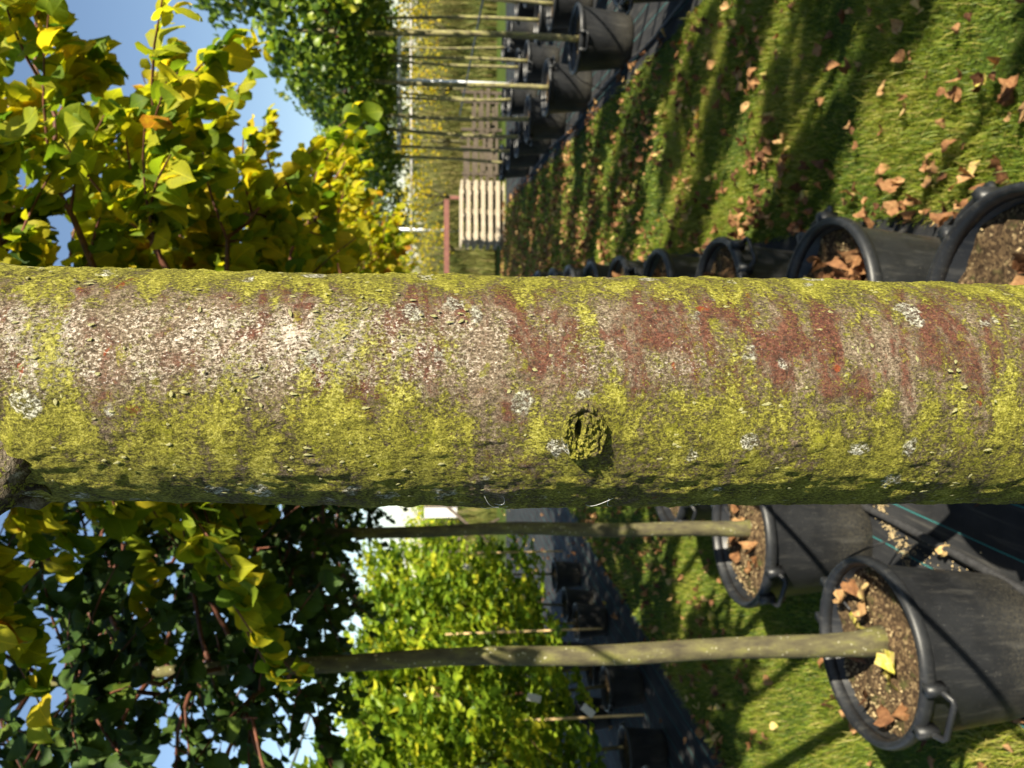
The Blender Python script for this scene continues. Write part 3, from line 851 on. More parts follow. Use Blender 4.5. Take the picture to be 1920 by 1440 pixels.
# ------------------------------------------------------------------ globe-headed trees on the right
def globe_tree(x, y, label, seed, zc=2.42, rx=.50, rz=.42, n=1300, r0=.026, lean=(0, 0), size=.062, z0=.38):
    rg = np.random.default_rng(seed)
    t = empty('globe_tree', (x, y, 0)); tag(t, label, 'tree', 'globe trees on the right')
    zs = np.linspace(z0 - .03, zc + .1, 16)
    tx = lean[0] * (zs - z0) + .016 * np.sin(zs * 2.5 + seed); ty = lean[1] * (zs - z0); tx -= tx[0]
    P = np.stack([tx, ty, zs], -1)
    obj('trunk', MB().add(*tube(P, np.linspace(r0, r0 * .65, 16), 10)).mesh('trunk', M['bark_lit']), t)
    c = np.array([tx[-1], ty[-1], zc])
    for k in range(7):
        az = k * 2.4 + seed; e = rg.uniform(.1, 1.1)
        d = np.array([math.cos(az) * math.cos(e) * rx, math.sin(az) * math.cos(e) * rx, math.sin(e) * rz]) * .85
        s = np.linspace(0, 1, 5)
        pts = (c - (0, 0, .28)) + d[None] * s[:, None] + np.array([0, 0, .2])[None] * s[:, None]
        obj('branch', MB().add(*tube(pts, np.linspace(.010, .003, 5), 5)).mesh('branch', M['twig']), t)
    d = norm(rg.normal(0, 1, (n, 3))); rr = rg.uniform(.35, 1.0, n) ** .45
    lump = 1 + .22 * fbm(d * 2.6 + seed * 3.3, 3, seed % 50)
    LP = c + d * np.array([rx, rx, rz]) * (rr * lump)[:, None]
    LP[:, 2] = np.maximum(LP[:, 2], zc - rz * .95)
    nn = norm(d + np.array([0, 0, .5]) + rg.normal(0, .45, (n, 3))); LD = norm(np.cross(nn, rg.normal(0, 1, (n, 3))) + np.array([0, 0, -.5]))
    tint = np.clip(rg.normal(.5, .2, n) + .15 * fbm(d * 3 + seed, 2), 0, 1)
    cr = obj('crown', leaves_mesh('crown', LP, frames(LD, nn), size * rg.uniform(.7, 1.3, n), tint, LOW, M['ivy']), t)
    tag(cr, kind='stuff')
    return t

YR = [-6.6, -5.3, .4, 1.6, 3.0, 4.45, 5.9, 7.35, 8.7, 9.7, 10.7, 11.7]
for i, y in enumerate(YR):
    x = rowx(ROW2, y)
    inview = i - 5
    if inview < 0:
        lab = 'globe headed potted tree beside the path, out to the right of the picture'
        plab = 'black pot of a globe tree beside the path, out to the right of the picture'
    else:
        lab = 'globe headed tree beside the leafy lane, %s of the front row from the top edge' % ORD[inview]
        plab = 'black pot by the leafy lane, %s of the front row from the top edge' % ORD[inview]
    pot(x, y, .8 + i * 1.1, plab, 'pots of the globe trees')
    globe_tree(x, y, lab, 100 + i, lean=[(0, 0), (.01, 0), (-.012, 0), (.01, 0)][i % 4], zc=2.44 + .04 * math.sin(i * 2.1) + (.25 if i == 5 else 0), rx=.52, n=1500 if i > 3 else 1100)
ROWS = [('back row', ROW2 + .87, [.3, 1.7, 3.1, 4.4, 5.5, 6.4, 7.3, 8.2, 9.1, 10.0, 10.9, 11.8], .021, 4),
        ('third row', ROW2 + 1.75, [-4.8, -4.0, -3.2, -2.4, -1.6, -.8, 0, .8, 1.6, 2.4, 3.2, 4.0, 4.9, 6.3, 7.3, 8.2, 9.1, 10.0, 10.9, 11.8], .020, 13)]
for rn, x0, ys_, rr_, first in ROWS:
    for i, y in enumerate(ys_):
        x = rowx(x0, y) + .1 * math.sin(i * 3)
        k = i - first
        where = 'unseen, set to shade the lane' if k < 0 else '%s from the top edge' % ORD[k]
        pot(x, y, i * .9, 'black pot of the globe tree %s, %s' % (rn, where), 'pots of the globe trees', .9)
        globe_tree(x, y, 'globe headed potted tree of the %s, %s' % (rn, where), 140 + int(x0 * 10) + i, lean=[(.02, 0), (-.03, 0), (.012, 0)][i % 3], n=1200 if k >= 0 else 800, r0=rr_, rx=.42 if k >= 0 else .25, rz=.42 if k >= 0 else .46)  # unseen trees get narrow heads, shaped to streak the lane with shadow

# ------------------------------------------------------------------ hedge plants on the left
def shrub(x, y, label, seed, h=2.25, r=.42, n=2800, slim=True, ph=.30):
    rg = np.random.default_rng(seed)
    t = empty('hedge_shrub', (x, y, 0)); tag(t, label, 'shrub', 'hedge shrubs standing in pots')
    zs = np.linspace(.28, h * .8, 8)
    obj('stem', MB().add(*tube(np.stack([.02 * np.sin(zs * 3 + seed), .02 * np.cos(zs * 2), zs], -1), np.linspace(.014, .005, 8), 6)).mesh('stem', M['bark']), t)
    for k in range(9):
        z = rg.uniform(.5, h * .75); az = rg.random() * 6.28; L = r * rg.uniform(.6, .95); s = np.linspace(0, 1, 4)
        pts = np.array([0, 0, z])[None] + np.array([math.cos(az), math.sin(az), .8])[None] * (L * s)[:, None]
        obj('branch', MB().add(*tube(pts, np.linspace(.006, .002, 4), 5)).mesh('branch', M['twig']), t)
    # sprays of leaves
    ns = n // 10; LP = []; LD = []; NN = []
    for k in range(ns):
        z = .52 + (h - .58) * rg.random() ** .85; az = rg.random() * 6.28
        wid = r * (1 - .35 * max(0, (z - h * .72) / (h * .28))) * rg.uniform(.5, 1.08)
        p = np.array([math.cos(az) * wid, math.sin(az) * wid, z]); o = np.array([math.cos(az), math.sin(az), rg.uniform(-.1, .9)])
        ax = norm(o + rg.normal(0, .35, 3))
        for j in range(10):
            q = j / 10; sd_ = norm(np.cross(ax, [0, 0, 1.0]) + rg.normal(0, .25, 3)) * (1 if j % 2 else -1)
            LP.append(p + ax * (q - .5) * .2); LD.append(norm(ax * .7 + sd_ * .8 + np.array([0, 0, -.25]))); NN.append(norm(np.cross(ax, sd_) * (1 if j % 2 else -1) + rg.normal(0, .3, 3) + np.array([0, 0, .4])))
    LP = np.array(LP); LD = np.array(LD); NN = np.array(NN); N = len(LP)
    tint = np.clip(rg.normal(.60, .2, N) + .28 * fbm(LP * 3.1 + seed, 2), 0, 1)
    tag(obj('foliage', leaves_mesh('foliage', LP, frames(LD, NN), .085 * rg.uniform(.6, 1.25, N), tint, SLIM + LOW[:1], M['hedge']), t), kind='stuff')
    return t

SMALLPOT = []
def small_pot(x, y, label, s=.62): return pot(x, y, (x * 7 + y * 3) % 3, label, 'pots of the hedge shrubs', s)
def hx(y): return HEDGE0 + HSL * y
YH = [3.9, 4.45, 5.0, 5.55, 6.1, 6.65, 7.2, 7.8]
for i, y in enumerate(YH):
    x = hx(y) - .52 + .07 * math.sin(i * 2.7)
    shrub(x, y, 'green hedge shrub in a pot, %s of the front row from the lower edge' % ORD[i], 200 + i, h=2.22 + .1 * math.sin(i * 1.9))
    small_pot(x, y, 'pot of the %s front hedge shrub from the lower edge' % ORD[i])
for i, y in enumerate([4.6, 5.6, 6.6, 7.6]):
    x = hx(y) - 1.25
    shrub(x, y, 'green hedge shrub of the back row, %s from the lower edge' % ORD[i], 230 + i, h=2.34, n=1400)
    small_pot(x, y, 'pot of the %s back row hedge shrub' % ORD[i])

# plant labels and canes in the hedge
def cane(x, y, z0, z1, label, lean=0.0):
    P = np.stack([x + lean * np.linspace(0, 1, 6), np.full(6, y), np.linspace(z0, z1, 6)], -1)
    V, F = tube(P, np.array([.008, .0085, .008, .0088, .008, .0075]), 8)
    tag(obj('bamboo_cane', MB().add(V, F).mesh('bamboo_cane', M['cane'])), label, 'cane', 'canes among the hedge shrubs')
cane(hx(5.6) - .02, 5.55, .30, 1.45, 'long tan bamboo cane standing in the hedge')
cane(hx(4.6) - .10, 4.6, .26, 1.0, 'short tan bamboo cane low in the hedge near the lower edge')
cane(hx(7.4) - .12, 7.4, .26, 1.1, 'thin bamboo cane in the hedge beside the slender trunk')
for j, (px, y, z, s, rot) in enumerate([(-.05, 4.75, .92, .045, .3), (-.03, 4.55, .62, .045, .7), (-.06, 5.65, 1.05, .045, -.2), (-.05, 5.2, .92, .05, .1), (-.06, 6.9, 1.22, .045, .5)]):
    V, F = box(-s * .5, s * .5, -.0015, .0015, -s, s)
    o = obj('plant_label', MB().add(V, F).mesh('plant_label', M['white'], smooth=False), loc=(hx(y) + px, y, z))
    o.rotation_euler = (.15, rot, .2)
    tag(o, ['white plant tag hanging tilted low in the hedge', 'white plant tag lowest in the hedge near the lower edge', 'white plant tag beside the long bamboo cane', 'small white plant tag between two hedge shrubs', 'tiny white plant tag high in the hedge near the slender trunk'][j], 'plant tag', 'white tags in the hedge')

# ------------------------------------------------------------------ cables, hose, posts
def cable(P, r, label, name='support_cable', mat='cable', cat='cable', group=None):
    return tag(obj(name, MB().add(*tube(P, r, 8)).mesh(name, M[mat])), label, cat, group)
def row_line(x0, y0, y1, z, slope=ROW, n=24, sag=.0):
    ys = np.linspace(y0, y1, n); s = np.linspace(0, 1, n)
    return np.stack([x0 + slope * ys, ys, z - sag * np.abs(np.sin(s * math.pi * 4))], -1)
cable(row_line(ROW1 - .005, .52, 9.5, 1.07), .010, 'support cable strung along the row behind the thick trunk', group='support cables')
cable(row_line(ROW2 + .9 - .02, -4, 12.5, 1.03), .010, 'support cable strung among the back globe trees', group='support cables')
cable(np.stack([np.linspace(-2.60, -2.78, 12), np.linspace(4.2, 13, 12), np.linspace(2.50, 2.62, 12) - .03 * np.sin(np.linspace(0, math.pi, 12))], -1), .011, 'blue grey cable slanting across the sky above the hedge', group='support cables')
hz = row_line(ROW1 - .735, 1.0, 9, .030, n=60); hz[:, 0] += .012 * np.sin(hz[:, 1] * 3.1)
cable(hz, .013, 'black irrigation hose lying along the dark ground fabric', 'irrigation_hose', 'hose', 'hose')
hz = row_line(ROW2 - .18, 3.0, 12, .030, n=60); hz[:, 0] += .03 * np.sin(hz[:, 1] * 2.1)
cable(hz, .011, 'black irrigation hose at the edge of the leafy lane', 'irrigation_hose', 'hose', 'hose')
# thin drip tubes looping into the pots
def drip(x0, y0, x1, y1, label, top=.55):
    s = np.linspace(0, 1, 22)
    P = np.stack([x0 + (x1 - x0) * s, y0 + (y1 - y0) * s, .04 + (.40 - .04) * s + top * .55 * np.sin(math.pi * s ** .8) * .5], -1)
    cable(P, .0035, label, 'drip_tube', 'hose', 'tube', 'thin drip tubes')
drip(-.50, 2.35, -.64, 2.06, 'thin black drip tube bending into the big corner pot')
drip(-.42, 3.1, -.52, 2.92, 'thin black drip tube bending into the second left pot')
for i, y in enumerate([5.9, 7.35, 8.7]):
    drip(rowx(ROW2, y) - .20, y + .5, rowx(ROW2, y) - .12, y + .1, 'thin drip tube looping into the %s front pot by the lane' % ORD[i + 1])

def tpost(x, y, h, w0, w1, label):
    t = empty('support_post', (x, y, 0)); tag(t, label, 'post')
    obj('post', MB().add(*tube([(0, 0, 0), (0, 0, h * .5), (0, 0, h)], .033, 14)).mesh('post', M['steel']), t)
    obj('crossbar', MB().add(*tube([(-w0, 0, h + .028), (0, 0, h + .028), (w1, 0, h + .028)], .028, 12)).mesh('crossbar', M['steel']), t)
tpost(4.38, 11.2, 1.93, 1.0, .62, 'silver steel post with a crossbar among the thin trunks')

# long pale rail across the yellow shrubs, far behind
cable([(2.2, 19.5, 1.92), (6, 19.5, 1.92), (11, 19.3, 1.94)], .032, 'long pale rail behind the yellow flecked bushes', 'pale_rail', 'greyrail', 'rail')
tag(obj('pale_post', MB().add(*tube([(3.98, 20.0, 0), (3.98, 20, 1.5), (3.98, 20, 3.0)], .04, 8)).mesh('pale_post', M['steel'])), 'pale upright post in front of the far grey trees', 'post')
# red steel beam on short legs
t = empty('red_barrier', (3.0, 18.2, 0)); tag(t, 'red steel barrier beam near the upper edge of the trunk', 'barrier')
obj('beam', MB().add(*box(-.95, 1.35, -.04, .04, 1.02, 1.14)).mesh('beam', M['rust'], smooth=False), t)
for xx in (-.5, 1.4): obj('leg', MB().add(*box(xx - .04, xx + .04, -.035, .035, 0, .998)).mesh('leg', M['rust'], smooth=False), t)

# pallets
def pallet(x, y, z, rz, label, w=1.2, d=.8, group='pallets at the end of the lane'):
    t = empty('pallet', (x, y, z), rz); tag(t, label, 'pallet', group)
    for k in range(5):
        yy = -d / 2 + .05 + k * (d - .1) / 4
        obj('deck_board', PB[0], t, (0, yy, .1255))
    for k in range(3):
        yy = -d / 2 + .05 + k * (d - .1) / 2
        obj('bottom_board', PB[0], t, (0, yy, .017))
        for q in range(3): obj('block', PB[1], t, ((-w / 2 + .12) + q * (w - .24) / 2, yy * .78, .0712))
    return t
PB = [MB().add(*box(-.6, .6, -.048, .048, -.016, .016)).mesh('deck_board', M['wood'], False), MB().add(*box(-.05, .05, -.040, .040, -.038, .038)).mesh('block', M['wood'], False)]
for k in range(6):
    pallet(3.42 + .02 * math.sin(k * 3), 15.6, .004 + k * .146, .05 + .02 * math.sin(k * 5), 'pale wooden pallet, %s from the ground in the stack ending the lane' % ORD[k])
# old slatted crates beside it
SLATS = [MB().add(*box(-w_, w_, -.011, .011, -h_, h_)).mesh('slat', M['greywood'], False) for w_, h_ in ((.46, .035), (.43, .05), (.40, .028))]
CPOST = MB().add(*box(-.03, .03, -.03, .03, 0, .84)).mesh('corner_post', M['greywood'], False)
for c, (cx, cy, nb) in enumerate([(4.62, 15.9, 5), (5.66, 16.2, 4)]):
    t = empty('slatted_crate', (cx, cy, 0), .06 - .1 * c); tag(t, ['weathered slatted crate just beyond the pallet stack', 'weathered slatted crate behind the thin globe tree trunks'][c], 'crate', 'slatted crates behind the thin trunks')
    rg = np.random.default_rng(4 + c)
    for k in range(nb):
        for sy in (-.342, .342):
            o = obj('slat', SLATS[int(rg.integers(3))], t, (rg.normal(0, .02), sy, .12 + k * .15 + rg.normal(0, .012))); o.rotation_euler = (0, rg.normal(0, .02), 0)
    for xx in (-.38, .38):
        for yy in (-.298, .298): obj('corner_post', CPOST, t, (xx, yy, 0))

# white sheeted bench and timber clutter at the far left of the trunk
t = empty('white_stand', (-2.9, 15.5, 0)); tag(t, 'white stand with slanting poles beyond the slender trunk', 'stand')
obj('sheet', MB().add(*box(.22, .46, -.02, .02, .95, 1.60)).mesh('sheet', M['white'], False), t)
for a, b in (((-.5, -.1, 0), (-.45, 0, 1.6)), ((.5, -.1, 0), (.45, 0, 1.6)), ((-.55, -.15, 0), (.45, -.06, 1.15)), ((.2, -.15, .1), (-.3, -.06, 1.1))):
    obj('pole', MB().add(*tube([a, b], .03, 8)).mesh('pole', M['greywood']), t)

# ------------------------------------------------------------------ grass, tall grass, fallen leaves
def in_fabric(X, Y):
    a = (X > ROW1 - 1.10 + ROW * Y) & (X < ROW1 + .28 + ROW * Y) & (Y < 14)
    b = (X > ROW2 - .30 + ROW * Y) & (X < ROW2 + 4.2 + ROW * Y) & (Y < 15)
    c = (X < HEDGE0 - .02 + HSL * Y) & (X > HEDGE0 - 5 + HSL * Y) & (Y < 15)
    return a | b | c

def grass(name, x0, x1, y0, y1, n, h, w, seed, label):
    rg = np.random.default_rng(seed)
    X = rg.uniform(x0, x1, n); Y = rg.uniform(y0, y1, n)
    patch = fbm(np.stack([X * 3.2, Y * 3.2, np.zeros(n)], -1), 3, seed)
    ok = ~in_fabric(X, Y) & (patch > rg.uniform(-1.6, .1, n) - .25)
    # keep what the picture could see, with room for a step aside
    P = np.stack([X, Y, np.zeros(n)], -1); px, py, dz = to_px(P); ok &= (py > -320) & (py < 1760) & (px < 2250)
    X = X[ok]; Y = Y[ok]; patch = patch[ok]; n = len(X)
    az = rg.random(n) * 6.283; ln = rg.uniform(.15, 1.0, n); hh = h * rg.uniform(.35, 1.25, n) * (1 + .45 * patch) * np.where(rg.random(n) < .04, 1.8, 1.0)
    d = np.stack([np.cos(az), np.sin(az)], -1); s = np.stack([-d[:, 1], d[:, 0]], -1)
    ww = w * rg.uniform(.6, 1.3, n)
    b = np.stack([X, Y, np.zeros(n)], -1)
    def lay(f, z, k):
        c = b.copy(); c[:, :2] += d * (hh * ln * f)[:, None]; c[:, 2] = hh * z * (1 - .35 * ln * f)
        l = c.copy(); l[:, :2] -= s * (ww * k)[:, None]; r = c.copy(); r[:, :2] += s * (ww * k)[:, None]
        return l, r, c
    l0, r0, _ = lay(0, 0, .5); l1, r1, _ = lay(.35, .6, .42); _, _, tp = lay(1.0, 1.0, 0)
    V = np.stack([l0, r0, l1, r1, tp], 1).reshape(-1, 3)
    k = np.arange(n)[:, None] * 5
    Q = k + np.array([[0, 1, 3, 2]]); T3 = k + np.array([[2, 3, 4]])
    tint = np.clip(rg.normal(.50, .22, n) + .25 * patch, 0, .93); tint = np.where(rg.random(n) < .07, 1.0, tint)
    me = mesh_np(name, V, [Q, T3], M['grass'], attrs={'tint': np.repeat(tint, 5), 'tip': np.tile([0, 0, .5, .5, 1], n)})
    return tag(obj(name, me), label, 'grass', kind='stuff')

grass('lawn_grass', .2, 3.2, 1.5, 5.0, 260000, .040, .0021, 1, 'short mossy grass of the leafy lane in the foreground')
grass('lawn_grass', .6, 4.2, 5.0, 16.0, 100000, .042, .0055, 2, 'short grass of the leafy lane running away to the pallets')
grass('lawn_grass', -3.4, -.3, 1.5, 5.0, 150000, .040, .0023, 3, 'short grass left of the pots, near the lower edge')
grass('lawn_grass', -2.6, 1.0, 5.0, 15.0, 60000, .042, .0055, 4, 'short grass of the far left lane towards the hedge end')

def tall_grass():
    rg = np.random.default_rng(9); n = 85000
    X = rg.uniform(-8, 24, n); Y = 17.0 + rg.random(n) ** 1.6 * 16
    patch = fbm(np.stack([X * .6, Y * .6, np.zeros(n)], -1), 3, 3)
    hh = (1.30 + .40 * patch) * rg.uniform(.35, 1.15, n) * np.clip((Y - 16.2) / 4.0, .30, 1.25)
    az = rg.random(n) * 6.283; d = np.stack([np.cos(az), np.sin(az)], -1); lean = rg.uniform(.05, .4, n)
    b = np.stack([X, Y, np.zeros(n)], -1); s = np.stack([-d[:, 1], d[:, 0]], -1); w = rg.uniform(.006, .016, n)
    mid = b.copy(); mid[:, :2] += d * (hh * lean * .4)[:, None]; mid[:, 2] = hh * .6
    tp = b.copy(); tp[:, :2] += d * (hh * lean)[:, None]; tp[:, 2] = hh
    def off(c, k): o = c.copy(); o[:, :2] += s * (w * k)[:, None]; return o
    V = np.stack([off(b, -1), off(b, 1), off(mid, -1), off(mid, 1), tp], 1).reshape(-1, 3)
    k = np.arange(n)[:, None] * 5
    tint = np.clip(rg.normal(.45, .22, n) + .3 * patch, 0, 1)
    me = mesh_np('tall_grass', V, [k + np.array([[0, 1, 3, 2]]), k + np.array([[2, 3, 4]])], M['tallgrass'], attrs={'tint': np.repeat(tint, 5)})
    tag(obj('tall_grass', me), 'tall olive and straw coloured grass beyond the end of the lane', 'tall grass', kind='stuff')
tall_grass()

def bush(name, x, y, label, seed, zc, rx, rz, n, size, matkey, cat, group, trunk=True, tm=.5):
    rg = np.random.default_rng(seed)
    t = empty(name, (x, y, 0)); tag(t, label, cat, group)
    zs = np.linspace(-.02, zc, 7)
    obj('trunk', MB().add(*tube(np.stack([.03 * np.sin(zs + seed), .03 * np.cos(zs), zs], -1), np.linspace(.03 + .02 * zc, .02, 7), 8)).mesh('trunk', M['bark']), t)
    for k in range(8):
        az = k * 2.4 + seed; s = np.linspace(0, 1, 5); dd = np.array([math.cos(az) * rx, math.sin(az) * rx, rz * rg.uniform(.2, .9)]) * .8
        obj('branch', MB().add(*tube(np.array([0, 0, zc * .55])[None] + dd[None] * s[:, None] + np.array([0, 0, zc * .35])[None] * s[:, None], np.linspace(.012 * (1 + zc * .3), .004, 5), 5)).mesh('branch', M['bark']), t)
    nc = 40; cd = norm(rg.normal(0, 1, (nc, 3))) * (rg.random((nc, 1)) ** .4) * np.array([rx, rx, rz]) * .85; 
    which = rg.integers(nc, size=n); cs = rg.uniform(.12, .30, nc)
    LP = cd[which] + rg.normal(0, 1, (n, 3)) * (cs[which] * np.array([[rx], [rx], [rz]])).T * .8 + np.array([0, 0, zc])
    LP[:, 2] = np.maximum(LP[:, 2], .15)
    nn = norm(rg.normal(0, 1, (n, 3)) + np.array([0, 0, .6])); LD = norm(rg.normal(0, 1, (n, 3)) + np.array([0, 0, -.4]))
    tint = np.clip(rg.normal(tm, .22, n), 0, 1)
    tag(obj('crown', leaves_mesh('crown', LP, frames(LD, nn), size * rg.uniform(.6, 1.3, n), tint, LOW, M[matkey]), t), kind='stuff')
    return t
for i, (x, y, zc, rx, rz) in enumerate([(2.2, 18.6, 1.75, .8, .55), (3.3, 18.9, 1.65, .8, .5), (4.6, 19.0, 1.85, .8, .45), (5.9, 18.8, 1.8, .8, .5), (7.2, 18.8, 1.75, .8, .5), (8.5, 18.7, 1.8, .8, .5), (9.8, 18.7, 1.8, .9, .5)]):
    bush('yellow_bush', x, y, 'thin yellow leaved bush beyond the lane, %s counted from the trunk' % ORD[i], 300 + i, zc - .1, rx, rz + .25, 340, .075, 'yellow', 'bush', 'yellow bushes beyond the lane')
for i, (x, y, zc, rx, rz) in enumerate([(6.2, 46, 4.6, 2.6, 2.4), (10.5, 50, 4.3, 3.0, 2.2), (15.5, 50, 4.0, 3.2, 2.2), (21.5, 52, 4.2, 3.2, 2.4), (28, 52, 4, 3.4, 2.4)]):
    bush('far_tree', x, y, 'hazy grey green tree far beyond the lane, %s counted from the trunk' % ORD[i], 320 + i, zc, rx, rz, 2600, .26, 'far', 'tree', 'far trees behind the lane')
for i in range(12):
    bush('hedgerow_bush', 1.5 + i * 2.9, 38 + 1.2 * math.sin(i * 2), 'low olive bush of the far hedgerow, %s counted from the trunk' % ORD[i], 360 + i, 1.5, 2.0, 1.2, 900, .2, 'far', 'bush', 'far hedgerow behind the tall grass', tm=.75)
for i, (x, y, zc, rx, rz) in enumerate([(-3.2, 19, 1.4, .9, .7), (-2.2, 21, 1.3, .9, .7), (-4.4, 20, 1.5, 1.0, .8)]):
    bush('far_bush', x, y, 'bright green bush behind the white stand, %s counted from the trunk' % ORD[i], 340 + i, zc, rx, rz, 700, .1, 'hedge', 'bush', 'bushes behind the white stand', tm=.7)

# fallen leaves
DRYT = []
for i, a in enumerate([(.7, .9), (1.1, .3), (.3, 1.6), (-.8, .9), (.9, 1.2, 1.2), (.4, .7, -1.5), (1.4, .6, .6), (.2, .5, .4)]):
    tv, tf, tu = leaf_template(*a, seed=30 + i, petiole=.30, ragged=.16)
    rg = np.random.default_rng(600 + i)
    tv[:30, 2] += rg.normal(0, .055, 30); tv[:30, :2] += rg.normal(0, .03, (30, 2))
    k = .9 + .8 * rg.random(); ph = tv[:, 1] - .8              # roll the blade up along its length
    tv = np.stack([tv[:, 0] * (1 - .25 * rg.random()), np.sin(ph * k) / k + .6, tv[:, 2] + (1 - np.cos(ph * k)) / k], -1)
    DRYT.append((tv, tf, tu))
_DC = {}
def dry_single(v, tq):
    if (v, tq) not in _DC:
        tv, tf, tu = DRYT[v]
        _DC[(v, tq)] = mesh_np('fallen_leaf', tv - np.array([0, .6, 0]), [tf], M['dry'], uv=tu, attrs={'tint': np.full(len(tv), (tq + .5) / 12)})
    return _DC[(v, tq)]

def flat_frame(rg, n):
    d = rg.normal(0, 1, (n, 3)); d[:, 2] *= .22
    nn = norm(np.array([0, 0, 1.0]) + rg.normal(0, .42, (n, 3))) * np.where(rg.random((n, 1)) < .35, -1, 1)
    return frames(d, nn)

def put_leaf(P, Rm, S, tq, v, label, group, name='fallen_leaf', cat='leaf'):
    o = obj(name, dry_single(v, tq))
    o.matrix_basis = Matrix([[*(Rm[r] * S), P[r]] for r in range(3)] + [[0, 0, 0, 1]])
    return tag(o, label, cat, group)

def fallen():
    rg = np.random.default_rng(77); N = 36000
    X = rg.uniform(-3.4, 4.4, N); Y = rg.uniform(1.5, 15.5, N)
    cl = fbm(np.stack([X * 1.7, Y * 1.7, np.zeros(N)], -1), 3, 5)
    e1 = (X - (ROW1 + .30 + ROW * Y)); e2 = ((ROW2 - .32 + ROW * Y) - X)
    # leaves gather along the pots and thin out on the open lane
    right = (e1 > -.03) & (e2 > -.12); left = X < ROW1 - 1.06 + ROW * Y
    prob = np.where(right, .17 + .75 * np.exp(-np.clip(e1, 0, 9) / .26) + .16 * np.clip((Y - 3) / 6, 0, 1), .15)
    prob = prob * (.45 + 1.1 * (cl > .12) + .5 * (cl > .5))
    ok = (right | left) & (rg.random(N) < prob)
    ok &= ~((X < HEDGE0 + HSL * Y) & (rg.random(N) < .8))
    X = X[ok]; Y = Y[ok]; n = len(X)
    S = .039 * rg.uniform(.5, 1.4, n); P = np.stack([X, Y, .030 + .25 * S], -1)
    Rm = flat_frame(rg, n); tint = np.clip(rg.normal(.45, .24, n), 0, 1)
    px, py, dz = to_px(P)
    vis = (px < 1940) & (py > -20) & (py < 1460) & ~((py > 525) & (py < 940))
    sc = np.where(vis, S / dz, -1); order = np.argsort(-sc)[:300]; order = order[sc[order] > 0]
    for k in order:
        r_ = X[k] > .2 + ROW * Y[k] - .1
        tq = int(min(11, tint[k] * 12)); col_ = 'dark brown' if tq < 4 else 'rusty brown' if tq < 6 else 'orange tan' if tq < 8 else 'pale yellowish'
        if r_:
            zone = 'in the drift along the pots' if X[k] - (ROW1 + .30 + ROW * Y[k]) < .3 else 'on the open grass of the lane in front' if Y[k] < 3.2 else 'farther off on the open grass of the lane'
        else: zone = 'on the grass by the corner pots' if Y[k] < 3.2 else 'on the far grass before the hedge'
        put_leaf(P[k], Rm[k], S[k], tq, int(k) % 8, '%s curled leaf fallen %s' % (col_, zone), '%s fallen leaves %s' % (col_, zone))
    rest = np.setdiff1d(np.arange(n), order)
    o = obj('leaf_litter', leaves_mesh('leaf_litter', P[rest], Rm[rest], S[rest], tint[rest], DRYT, M['dry']))
    tag(o, 'distant scatter of small brown fallen leaves on the grass', 'leaf litter', kind='stuff')
fallen()

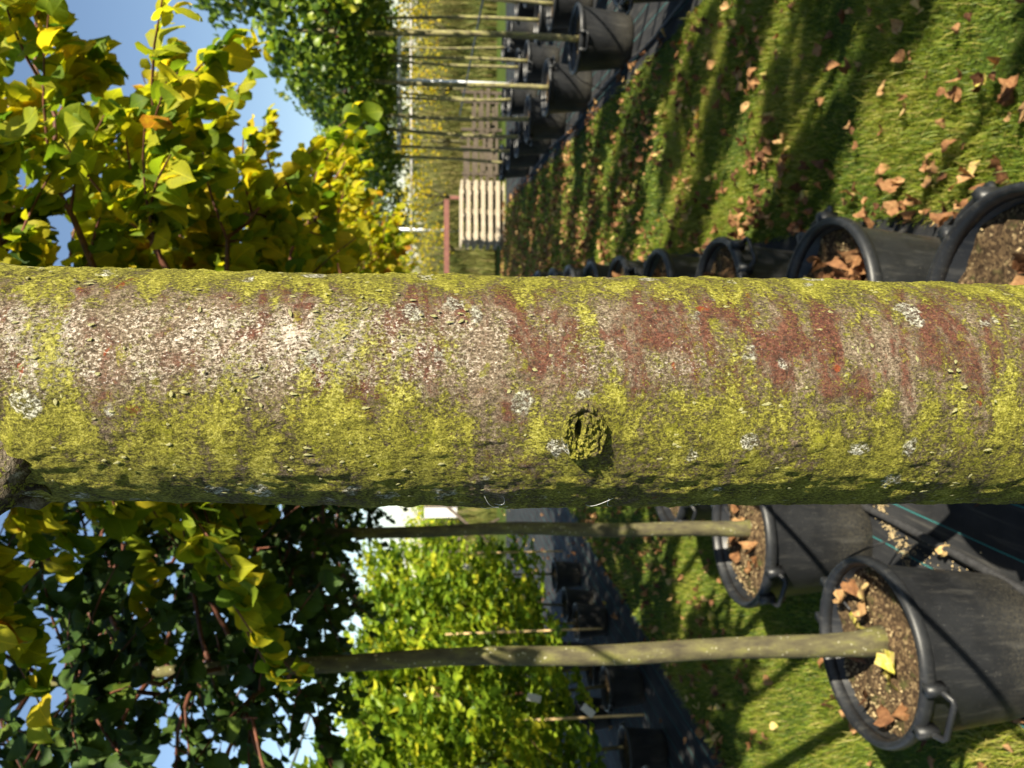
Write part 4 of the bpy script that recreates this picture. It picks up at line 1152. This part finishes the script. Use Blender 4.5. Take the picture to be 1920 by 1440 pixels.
# leaves lying in the pots
def pot_leaves(x, y, spots, label, group):
    rg = np.random.default_rng(int(1000 + y * 100))
    for (dx, dy, s, tq) in spots:
        Rm = flat_frame(rg, 1)[0]
        put_leaf((x + dx, y + dy, .395 + .2 * s), Rm, s, tq, int(rg.integers(8)), label, group)
pot_leaves(-.715, 1.95, [(.14, .08, .05, 4), (.10, .04, .045, 8), (.15, .03, .045, 9), (.11, .13, .045, 8), (-.15, -.06, .05, 3), (-.13, -.11, .042, 5), (-.05, .07, .04, 3), (-.14, .02, .04, 2)], 'dry leaf lying on the soil of the big corner pot', 'leaves in the big corner pot')
for (dx, dy, s, k) in [(-.055, -.065, .06, 0), (-.01, -.09, .055, 1), (.055, .07, .05, 2)]:
    rg = np.random.default_rng(50 + k)
    put_leaf((-.715 + dx, 1.95 + dy, .405), flat_frame(rg, 1)[0], s, 11, k, ['bright yellow green leaf left of the corner pot trunk', 'bright yellow green leaf in front of the corner pot trunk', 'round yellow green leaf right of the corner pot trunk'][k], 'yellow leaves in the big corner pot')
rg = np.random.default_rng(8)
pot_leaves(-.565, 2.75, [(*(rg.uniform(-.15, .15, 2)), .055, int(rg.integers(3, 10))) for k in range(8)], 'dry leaf lying on the soil of the second left pot', 'leaves in the second left pot')
for i in range(5):
    y = Y1[i]; x = rowx(ROW1, y)
    pot_leaves(x, y, [(*(rg.uniform(.02, .15, 1)), *(rg.uniform(-.16, .16, 1)), .055, int(rg.integers(2, 7))) for k in range([5, 14, 12, 8, 6][i])], 'brown leaf lying in the %s pot along the grass beside the trunk' % ORD[i], 'leaves in the %s pot behind the trunk' % ORD[i])
# sandy debris swept against the pots
def debris():
    rg = np.random.default_rng(31); mb = MB()
    for k in range(900):
        q = rg.random(); x = -.36 - .34 * q + rg.normal(0, .012); y = 2.48 - .10 * q + .05 * math.sin(q * 7) + rg.normal(0, .016)
        if k > 640: x = -.60 + rg.normal(0, .05); y = 1.78 + rg.random() * .6; x += ROW * (y - 2)
        s_ = rg.uniform(.0012, .0040)
        B = np.array([(1, 0, 0), (-.5, .87, 0), (-.5, -.87, 0), (0, 0, .9), (0, 0, -.6)]) * s_ * rg.uniform(.6, 1.5, (5, 3)) + (x, y, .019 + s_ * .4 + abs(rg.normal(0, .003)))
        mb.add(B, [np.array([(0, 1, 3), (1, 2, 3), (2, 0, 3), (1, 0, 4), (2, 1, 4), (0, 2, 4)])])
    tag(obj('sandy_debris', mb.mesh('sandy_debris', M['grit'], smooth=False)), 'sandy crumbs scattered on the black ground fabric between the pots', 'debris', kind='stuff')
debris()
# a few on the fabric
for k, (x, y, tq, lab) in enumerate([(-.50, 2.16, 9, 'pale yellow leaf on the black fabric beside the hose'), (-.40, 2.50, 4, 'small brown leaf on the black fabric near the trunk'), (-.33, 2.02, 2, 'dark brown leaf on the shaded black fabric')]):
    put_leaf((x, y, .035), flat_frame(np.random.default_rng(90 + k), 1)[0], .035, tq, k, lab, None)
